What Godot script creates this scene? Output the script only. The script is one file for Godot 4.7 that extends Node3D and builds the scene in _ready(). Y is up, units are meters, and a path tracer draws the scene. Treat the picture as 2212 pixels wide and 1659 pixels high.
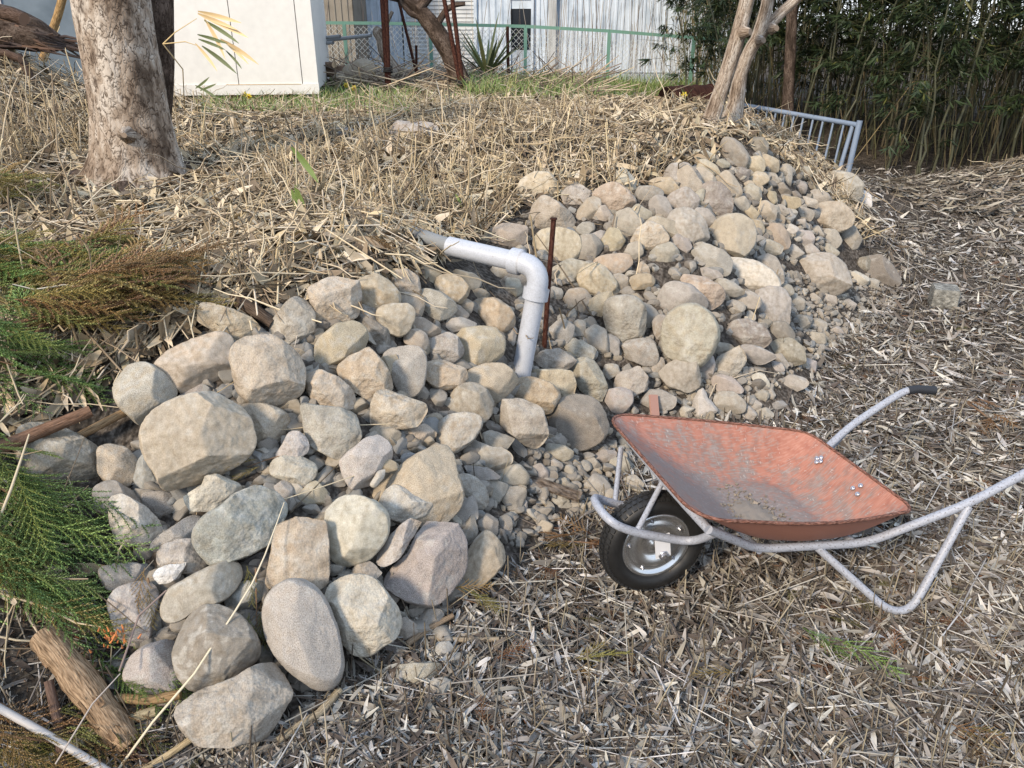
extends Node3D
# A heap of field stones against a bank of dry bamboo grass, with an orange wheelbarrow.
# Pixel positions are those of the photograph scaled to 2212 x 1659; each gives a direction only,
# the distance comes from the ground, the heap or the thing that is touched.

const EYE := 1.7
const PITCH := 25.0
const FOCAL := 1661.0

var rng := RandomNumberGenerator.new()
var taken := {}
var noise := FastNoiseLite.new()
var noise_fine := FastNoiseLite.new()
var mats := {}


class MB:
	var v := PackedVector3Array()
	var n := PackedVector3Array()
	var c := PackedColorArray()
	var uv := PackedVector2Array()
	var ix := PackedInt32Array()

	func vert(p: Vector3, nn: Vector3, col: Color, t := Vector2.ZERO) -> int:
		v.append(p); n.append(nn); c.append(col); uv.append(t)
		return v.size() - 1

	func tri(a: int, b: int, d: int) -> void:
		# order the corners clockwise about the normal of the first one
		if (v[b] - v[a]).cross(v[d] - v[a]).dot(n[a] + n[b] + n[d]) > 0.0:
			ix.append(a); ix.append(d); ix.append(b)
		else:
			ix.append(a); ix.append(b); ix.append(d)

	func quad(p: Array, col: Color, nn := Vector3.ZERO) -> void:
		if nn == Vector3.ZERO:
			nn = (p[1] - p[0]).cross(p[2] - p[0]).normalized()
		var w: float = (p[1] - p[0]).length()
		var h: float = (p[2] - p[1]).length()
		var a := vert(p[0], nn, col, Vector2(0, 0))
		vert(p[1], nn, col, Vector2(w, 0)); vert(p[2], nn, col, Vector2(w, h)); vert(p[3], nn, col, Vector2(0, h))
		tri(a, a + 1, a + 2); tri(a, a + 2, a + 3)

	func box(t: Transform3D, s: Vector3, col: Color) -> void:
		var h := s * 0.5
		for ax in 3:
			for sg in [-1.0, 1.0]:
				var nn := Vector3.ZERO
				nn[ax] = sg
				var a1 := (ax + 1) % 3
				var a2 := (ax + 2) % 3
				var pts := []
				for k in [[-1, -1], [1, -1], [1, 1], [-1, 1]]:
					var q := Vector3.ZERO
					q[ax] = sg * h[ax]; q[a1] = k[0] * h[a1]; q[a2] = k[1] * h[a2]
					pts.append(t * q)
				quad(pts, col, (t.basis * nn).normalized())

	func tube(pts: Array, rad: Array, sides: int, col: Color, caps := true, cap_col := Color(0, 0, 0, 0), lump := 0.0, sd := 0) -> void:
		var m := pts.size()
		var tdir: Vector3 = (pts[1] - pts[0]).normalized()
		var nn := tdir.cross(Vector3.UP if absf(tdir.y) < 0.9 else Vector3.RIGHT).normalized()
		var along := 0.0
		var first := v.size()
		var r := RandomNumberGenerator.new()
		r.seed = sd
		for k in m:
			var t: Vector3
			if k == 0: t = pts[1] - pts[0]
			elif k == m - 1: t = pts[k] - pts[k - 1]
			else: t = (pts[k] - pts[k - 1]).normalized() + (pts[k + 1] - pts[k]).normalized()
			t = t.normalized()
			nn = (nn - t * nn.dot(t)).normalized()
			var bb := t.cross(nn)
			if k > 0: along += (pts[k] - pts[k - 1]).length()
			var lumps := []
			for i in sides: lumps.append(1.0 + lump * r.randf_range(-1, 1))
			for i in sides + 1:
				var a := TAU * i / sides
				var o: Vector3 = nn * cos(a) + bb * sin(a)
				vert(pts[k] + o * float(rad[k]) * float(lumps[i % sides]), o, col, Vector2(float(i) / sides, along))
		for k in m - 1:
			for i in sides:
				var a := first + k * (sides + 1) + i
				var b := a + sides + 1
				ix.append_array([a, b, a + 1, a + 1, b, b + 1])
		if caps:
			var cc := col if cap_col.a == 0.0 else cap_col
			for e in 2:
				var k: int = 0 if e == 0 else m - 1
				var t2: Vector3 = (pts[0] - pts[1]).normalized() if e == 0 else (pts[m - 1] - pts[m - 2]).normalized()
				var ctr := vert(pts[k], t2, cc)
				for i in sides + 1:
					vert(v[first + k * (sides + 1) + i], t2, cc)
				for i in sides:
					tri(ctr, ctr + 1 + i, ctr + 2 + i)

	# a surface of (rows x cols) points with smooth normals
	func grid(p: PackedVector3Array, rows: int, cols: int, colr: PackedColorArray, uvs: PackedVector2Array, flip := false) -> void:
		var first := v.size()
		var nr := PackedVector3Array()
		nr.resize(rows * cols)
		for a in rows - 1:
			for b in cols - 1:
				var i := a * cols + b
				var f := (p[i + 1] - p[i]).cross(p[i + cols] - p[i])
				var g := (p[i + cols] - p[i + cols + 1]).cross(p[i + 1] - p[i + cols + 1])
				nr[i] += f; nr[i + 1] += f + g; nr[i + cols] += f + g; nr[i + cols + 1] += g
		for i in rows * cols:
			vert(p[i], nr[i].normalized() * (-1.0 if flip else 1.0), colr[i] if colr.size() > 1 else colr[0], uvs[i] if uvs.size() > 0 else Vector2.ZERO)
		for a in rows - 1:
			for b in cols - 1:
				var i := first + a * cols + b
				if flip: ix.append_array([i, i + 1, i + cols, i + 1, i + cols + 1, i + cols])
				else: ix.append_array([i, i + cols, i + 1, i + 1, i + cols, i + cols + 1])

	func add(o: MB, t: Transform3D, tint := Color.WHITE) -> void:
		var first := v.size()
		for k in o.v.size():
			v.append(t * o.v[k]); n.append((t.basis * o.n[k]).normalized()); c.append(o.c[k] * tint); uv.append(o.uv[k])
		for k in o.ix.size(): ix.append(o.ix[k] + first)

	func mesh(m: Material) -> ArrayMesh:
		var a := []
		a.resize(Mesh.ARRAY_MAX)
		a[Mesh.ARRAY_VERTEX] = v; a[Mesh.ARRAY_NORMAL] = n; a[Mesh.ARRAY_COLOR] = c; a[Mesh.ARRAY_TEX_UV] = uv; a[Mesh.ARRAY_INDEX] = ix
		var r := ArrayMesh.new()
		r.add_surface_from_arrays(Mesh.PRIMITIVE_TRIANGLES, a)
		r.surface_set_material(0, m)
		return r


# ------------------------------------------------------------------ scene bookkeeping

func numbered(called: String) -> String:
	var k: int = taken.get(called, 0)
	taken[called] = k + 1
	return called if k == 0 else "%s_%03d" % [called, k]

func tag(o: Node, label: String, category: String, group := "", kind := "") -> void:
	if label: o.set_meta("label", label)
	if category: o.set_meta("category", category)
	if group: o.set_meta("group", group)
	if kind: o.set_meta("kind", kind)

func thing(called: String, label: String, category: String, at := Vector3.ZERO, group := "") -> Node3D:
	var o := Node3D.new()
	o.name = numbered(called)
	o.position = at
	tag(o, label, category, group)
	add_child(o)
	return o

func part(parent: Node, called: String, m: Mesh, label := "") -> MeshInstance3D:
	var o := MeshInstance3D.new()
	o.name = called
	o.mesh = m
	if label: o.set_meta("label", label)
	parent.add_child(o, true)
	return o

func solo(called: String, m: Mesh, label: String, category: String, at := Vector3.ZERO, group := "", kind := "") -> MeshInstance3D:
	var o := MeshInstance3D.new()
	o.name = numbered(called)
	o.mesh = m
	o.position = at
	tag(o, label, category, group, kind)
	add_child(o)
	return o

func structure(called: String, m: Mesh) -> MeshInstance3D:
	return solo(called, m, "", "", Vector3.ZERO, "", "structure")

func copies(parent: Node, called: String, m: Mesh, xf: Array, cols: Array) -> MultiMeshInstance3D:
	var mm := MultiMesh.new()
	mm.transform_format = MultiMesh.TRANSFORM_3D
	mm.use_colors = true
	mm.mesh = m
	mm.instance_count = xf.size()
	for k in xf.size():
		mm.set_instance_transform(k, xf[k])
		mm.set_instance_color(k, cols[k])
	var o := MultiMeshInstance3D.new()
	o.multimesh = mm
	o.name = numbered(called) if parent == self else called
	parent.add_child(o, true)
	o.set_meta("kind", "stuff")
	return o

# ------------------------------------------------------------------ camera geometry

func ray(px: float, py: float) -> Vector3:
	var a := (px - 1106.0) / FOCAL
	var b := (829.5 - py) / FOCAL
	var c := cos(deg_to_rad(PITCH))
	var s := sin(deg_to_rad(PITCH))
	return Vector3(a, b * c - s, -(c + b * s))

func at_h(px: float, py: float, h: float) -> Vector3:
	var r := ray(px, py)
	return Vector3(0, EYE, 0) + r * ((h - EYE) / r.y)

func at_d(px: float, py: float, d: float) -> Vector3:
	var r := ray(px, py)
	return Vector3(0, EYE, 0) + r * (d / -r.z)

func at_ground(px: float, py: float, lift := 0.0) -> Vector3:
	var r := ray(px, py).normalized()
	var t := 0.8
	var p := Vector3(0, EYE, 0)
	while t < 40.0:
		p = Vector3(0, EYE, 0) + r * t
		var gap := p.y - height(p.x, -p.z) - lift
		if gap < 0.002: break
		t += maxf(gap * 0.35, 0.003)
	return p

# ------------------------------------------------------------------ terrain

var kx := PackedFloat64Array()
var kd := PackedFloat64Array()
var kw := PackedFloat64Array()
var ka := [0.0, 0.0, 0.0]
const GX0 := -9.0
const GD0 := 0.0
const GS := 0.1
const GNX := 221
const GND := 211
var hgrid := PackedFloat32Array()

func spline_setup() -> void:
	var pts := []   # px, py, height on the heap, the bank and the flat ground
	for a in [[400,1600],[620,1560],[750,1475],[870,1380],[1000,1300],[1090,1255],[1180,1170],[1290,1100],[1400,1010],[1500,935],[1700,915],[1770,800],[1860,690],[1945,620],[1880,500],[1830,400],
		[1106,1659],[1800,1600],[2212,1500],[2212,900],[2100,600],[2050,450],[1500,1300],[1750,1100],[800,1659],[2400,1200]]:
		pts.append(at_h(a[0], a[1], 0.0))
	for a in [[430,690,.74],[720,620,.79],[560,900,.5],[700,1050,.345],[700,1250,.19],[900,1000,.3],[900,800,.5],[900,590,.76],[1250,900,.15],[1250,700,.38],[1250,550,.59],[1200,420,.79],
		[1500,700,.36],[1500,500,.68],[1500,370,.88],[1640,310,.97],[1700,500,.5],[1740,400,.66],[1800,560,.2],[1740,700,.1],[1600,800,.17],[450,1200,.27],[200,1000,.42],[250,1350,.16],[60,1500,.08],[0,1250,.3],[-200,1300,.35],
		[290,400,.9],[400,560,.8],[100,600,.78],[0,300,1.08],[60,140,1.42],[0,200,1.3],[125,190,1.24],[-200,150,1.45],[-400,500,.9],[600,350,.94],[1000,300,.99],[1000,240,1.0],[1400,242,.99],[600,254,.99],[1540,292,.97],[1640,275,.88],[1720,310,.68],[330,250,1.0],[1100,380,.84]]:
		pts.append(at_h(a[0], a[1], a[2]))
	for a in [[4.1,9.4,0.0],[3.9,11.0,.1],[0.0,12.5,.93],[-6,12.5,.98],[2.6,12.5,.78],[-3,10,1.02],[0,18,.45],[-8,18,.6],[6,18,.25],[6,9,.0],[8,12,.05],[9,7,0],[9,3,0],[-7,6,1.0],[-6,2,.8],[-2.2,1.0,.25],[-7,0,.6],[0,.2,0],[5,.5,0],[9,0,0],[-1.6,.3,.1]]:
		pts.append(Vector3(a[0], a[2], -a[1]))
	var m := pts.size()
	var sz := m + 3
	var mat := []
	for i in sz:
		var row := PackedFloat64Array()
		row.resize(sz + 1)
		mat.append(row)
	for i in m:
		kx.append(pts[i].x); kd.append(-pts[i].z)
	for i in m:
		var row: PackedFloat64Array = mat[i]
		for j in m:
			var r2 := (kx[i] - kx[j]) ** 2 + (kd[i] - kd[j]) ** 2
			row[j] = r2 * log(r2 + 1e-9) if i != j else 0.002
		row[m] = 1; row[m + 1] = kx[i]; row[m + 2] = kd[i]; row[sz] = pts[i].y
		mat[i] = row
		var ra: PackedFloat64Array = mat[m]; ra[i] = 1; mat[m] = ra
		var rb: PackedFloat64Array = mat[m + 1]; rb[i] = kx[i]; mat[m + 1] = rb
		var rc: PackedFloat64Array = mat[m + 2]; rc[i] = kd[i]; mat[m + 2] = rc
	for i in sz:
		var best := i
		for k in range(i + 1, sz):
			if absf(mat[k][i]) > absf(mat[best][i]): best = k
		var tmp = mat[i]; mat[i] = mat[best]; mat[best] = tmp
		var pr: PackedFloat64Array = mat[i]
		for k in range(i + 1, sz):
			var row: PackedFloat64Array = mat[k]
			var fct := row[i] / pr[i]
			if fct != 0.0:
				for j in range(i, sz + 1): row[j] -= fct * pr[j]
				mat[k] = row
	var sol := PackedFloat64Array()
	sol.resize(sz)
	for i in range(sz - 1, -1, -1):
		var row: PackedFloat64Array = mat[i]
		var acc := row[sz]
		for j in range(i + 1, sz): acc -= row[j] * sol[j]
		sol[i] = acc / row[i]
	for i in m: kw.append(sol[i])
	ka = [sol[m], sol[m + 1], sol[m + 2]]
	hgrid.resize(GNX * GND)
	for j in GND:
		for i in GNX:
			var x := GX0 + i * GS
			var d := GD0 + j * GS
			var h: float = ka[0] + ka[1] * x + ka[2] * d
			for k in m:
				var r2 := (x - kx[k]) * (x - kx[k]) + (d - kd[k]) * (d - kd[k])
				h += kw[k] * r2 * log(r2 + 1e-9)
			h = clampf(h, -0.02, 1.12 if x > -2.2 else 1.12 + minf(.45, (-2.2 - x) * .6))
			h += noise.get_noise_2d(x * 60.0, d * 60.0) * 0.03 * clampf(absf(h) * 4.0 + 0.25, 0.0, 1.0)
			h += 0.5 * exp(-pow((x - 6.5) / 1.7, 2.0) - pow((d - 8.3) / 0.9, 2.0))
			hgrid[j * GNX + i] = h

func height(x: float, d: float) -> float:
	var fx := clampf((x - GX0) / GS, 0.0, GNX - 1.001)
	var fd := clampf((d - GD0) / GS, 0.0, GND - 1.001)
	var i := int(fx)
	var j := int(fd)
	var u := fx - i
	var w := fd - j
	var k := j * GNX + i
	return (hgrid[k] * (1 - u) + hgrid[k + 1] * u) * (1 - w) + (hgrid[k + GNX] * (1 - u) + hgrid[k + GNX + 1] * u) * w

func slope(x: float, d: float) -> Vector3:
	var e := 0.06
	return Vector3(height(x - e, d) - height(x + e, d), 2 * e, height(x, d + e) - height(x, d - e)).normalized()

# ------------------------------------------------------------------ materials

func seamless(sd: int, freq: float, size := 512, type := FastNoiseLite.TYPE_SIMPLEX_SMOOTH, octaves := 3, ret := -1) -> PackedByteArray:
	var f := FastNoiseLite.new()
	f.seed = sd
	f.frequency = freq
	f.noise_type = type
	f.fractal_octaves = octaves
	if ret >= 0:
		f.cellular_return_type = ret
		f.fractal_type = FastNoiseLite.FRACTAL_NONE
	var im := f.get_seamless_image(size, size)
	im.convert(Image.FORMAT_L8)
	return im.get_data()

func picture(bytes: PackedByteArray, size: int) -> ImageTexture:
	var im := Image.create_from_data(size, size, false, Image.FORMAT_RGB8, bytes)
	return ImageTexture.create_from_image(im)

func relief(sd: int, freq: float, strength: float, size := 512, type := FastNoiseLite.TYPE_SIMPLEX_SMOOTH, octaves := 4, ret := -1) -> ImageTexture:
	var im := Image.create_from_data(size, size, false, Image.FORMAT_L8, seamless(sd, freq, size, type, octaves, ret))
	im.convert(Image.FORMAT_RGBA8)
	im.bump_map_to_normal_map(strength)
	return ImageTexture.create_from_image(im)

func ramp(stops: Array, t: float) -> Color:
	for k in stops.size() - 1:
		if t <= stops[k + 1][0]:
			return (stops[k][1] as Color).lerp(stops[k + 1][1], clampf((t - stops[k][0]) / (stops[k + 1][0] - stops[k][0]), 0, 1))
	return stops[-1][1]

# a colour texture from two noises: a goes through the ramp, b shifts the lightness
func blend_tex(a: PackedByteArray, stops: Array, b: PackedByteArray, amount: float, size := 512) -> ImageTexture:
	var table := []
	for k in 256: table.append(ramp(stops, k / 255.0))
	var o := PackedByteArray()
	o.resize(size * size * 3)
	for k in size * size:
		var cl: Color = table[a[k]]
		var m := 1.0 + amount * (b[k] / 127.5 - 1.0)
		o[k * 3] = int(clampf(cl.r * m, 0, 1) * 255); o[k * 3 + 1] = int(clampf(cl.g * m, 0, 1) * 255); o[k * 3 + 2] = int(clampf(cl.b * m, 0, 1) * 255)
	return picture(o, size)

func std(rough := 0.9, col := Color.WHITE, metal := 0.0) -> StandardMaterial3D:
	var m := StandardMaterial3D.new()
	m.roughness = rough
	m.albedo_color = col
	m.metallic = metal
	m.metallic_specular = 0.35
	return m

func vc(rough := 0.9, spec := 0.3) -> StandardMaterial3D:
	var m := std(rough)
	m.vertex_color_use_as_albedo = true
	m.metallic_specular = spec
	return m

func tri_mat(m: StandardMaterial3D, tex: Texture2D, scale: float, nrm: Texture2D = null, nscale := 1.0) -> StandardMaterial3D:
	m.albedo_texture = tex
	m.uv1_triplanar = true
	m.uv1_scale = Vector3.ONE * scale
	if nrm:
		m.normal_enabled = true
		m.normal_texture = nrm
		m.normal_scale = nscale
	return m

func lin(r: float, g: float, b: float) -> Color:
	return Color(r, g, b).linear_to_srgb()

func make_materials() -> void:
	# stone: dusty speckled granite, tinted by each stone's own colour
	var g1 := seamless(3, 0.11, 512, FastNoiseLite.TYPE_SIMPLEX, 3)
	var g2 := seamless(4, 0.012, 512, FastNoiseLite.TYPE_SIMPLEX_SMOOTH, 4)
	var gran := blend_tex(g1, [[0.0, Color(.45, .43, .41)], [0.24, Color(.66, .64, .62)], [0.34, Color(.84, .83, .82)], [0.64, Color(.88, .88, .87)], [0.74, Color(1, 1, 1)], [1.0, Color(1, 1, 1)]], g2, 0.10)
	mats.stone = tri_mat(vc(0.95, 0.2), gran, 4.5, relief(5, 0.05, 4.0), 0.7)
	mats.stone_small = tri_mat(vc(0.95, 0.2), gran, 7.0, relief(6, 0.03, 3.0), 0.8)
	var d1 := seamless(14, 0.02, 512, FastNoiseLite.TYPE_SIMPLEX_SMOOTH, 5)
	var dusty := blend_tex(d1, [[0.0, Color(.70, .67, .63)], [0.3, Color(.84, .825, .80)], [0.55, Color(.90, .89, .875)], [0.8, Color(.96, .955, .945)], [1.0, Color(1, 1, 1)]], g1, 0.12)
	mats.stone_dusty = tri_mat(vc(0.95, 0.15), dusty, 3.2, relief(15, 0.02, 5.0, 512, FastNoiseLite.TYPE_SIMPLEX_SMOOTH, 6), 0.5)
	var e1 := seamless(16, 0.045, 512, FastNoiseLite.TYPE_CELLULAR, 1, FastNoiseLite.RETURN_DISTANCE2_SUB)
	var e2 := seamless(18, 0.012, 512, FastNoiseLite.TYPE_SIMPLEX_SMOOTH, 6)
	var pits := blend_tex(e2, [[0.0, Color(.68, .66, .63)], [0.3, Color(.83, .815, .795)], [0.5, Color(.88, .87, .86)], [0.75, Color(.94, .94, .93)], [1.0, Color(1, 1, 1)]], g1, 0.16)
	mats.stone_rough = tri_mat(vc(0.95, 0.15), pits, 3.0, relief(19, 0.026, 8.0, 512, FastNoiseLite.TYPE_SIMPLEX, 6), 0.75)
	# soil
	var s1 := seamless(7, 0.05, 512, FastNoiseLite.TYPE_SIMPLEX_SMOOTH, 5)
	var s2 := seamless(8, 0.008, 512)
	var soil := blend_tex(s1, [[0.0, Color(.14, .128, .115)], [0.4, Color(.24, .222, .204)], [0.6, Color(.34, .32, .297)], [0.8, Color(.44, .415, .388)], [1.0, Color(.53, .50, .47)]], s2, 0.3)
	var sm := tri_mat(std(1.0), soil, 1.7, relief(9, 0.05, 8.0), 1.0)
	sm.uv1_world_triplanar = true
	sm.metallic_specular = 0.1
	mats.soil = sm
	mats.litter = vc(0.8, 0.25)
	mats.leaf = vc(0.55, 0.35)
	mats.leaf.backlight_enabled = true
	mats.leaf.backlight = Color(.10, .14, .05)
	mats.twig = vc(0.9, 0.2)
	var w1 := seamless(11, 0.03, 512, FastNoiseLite.TYPE_SIMPLEX_SMOOTH, 5)
	var wgr := blend_tex(w1, [[0.0, Color(.45, .42, .4)], [0.45, Color(.8, .78, .76)], [1.0, Color(1, 1, 1)]], g2, 0.2)
	mats.bark_thin = vc(0.95, 0.15)
	mats.bark_thin.albedo_texture = wgr
	mats.bark_thin.uv1_scale = Vector3(3, 1.3, 1)
	mats.bark_thin.normal_enabled = true
	mats.bark_thin.normal_texture = relief(12, 0.03, 10.0)
	# paint and metal
	mats.painted = vc(0.55, 0.5)

func plain_mat(key: String, col: Color, rough: float, metal := 0.0) -> StandardMaterial3D:
	if not mats.has(key): mats[key] = std(rough, col, metal)
	return mats[key]

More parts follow.
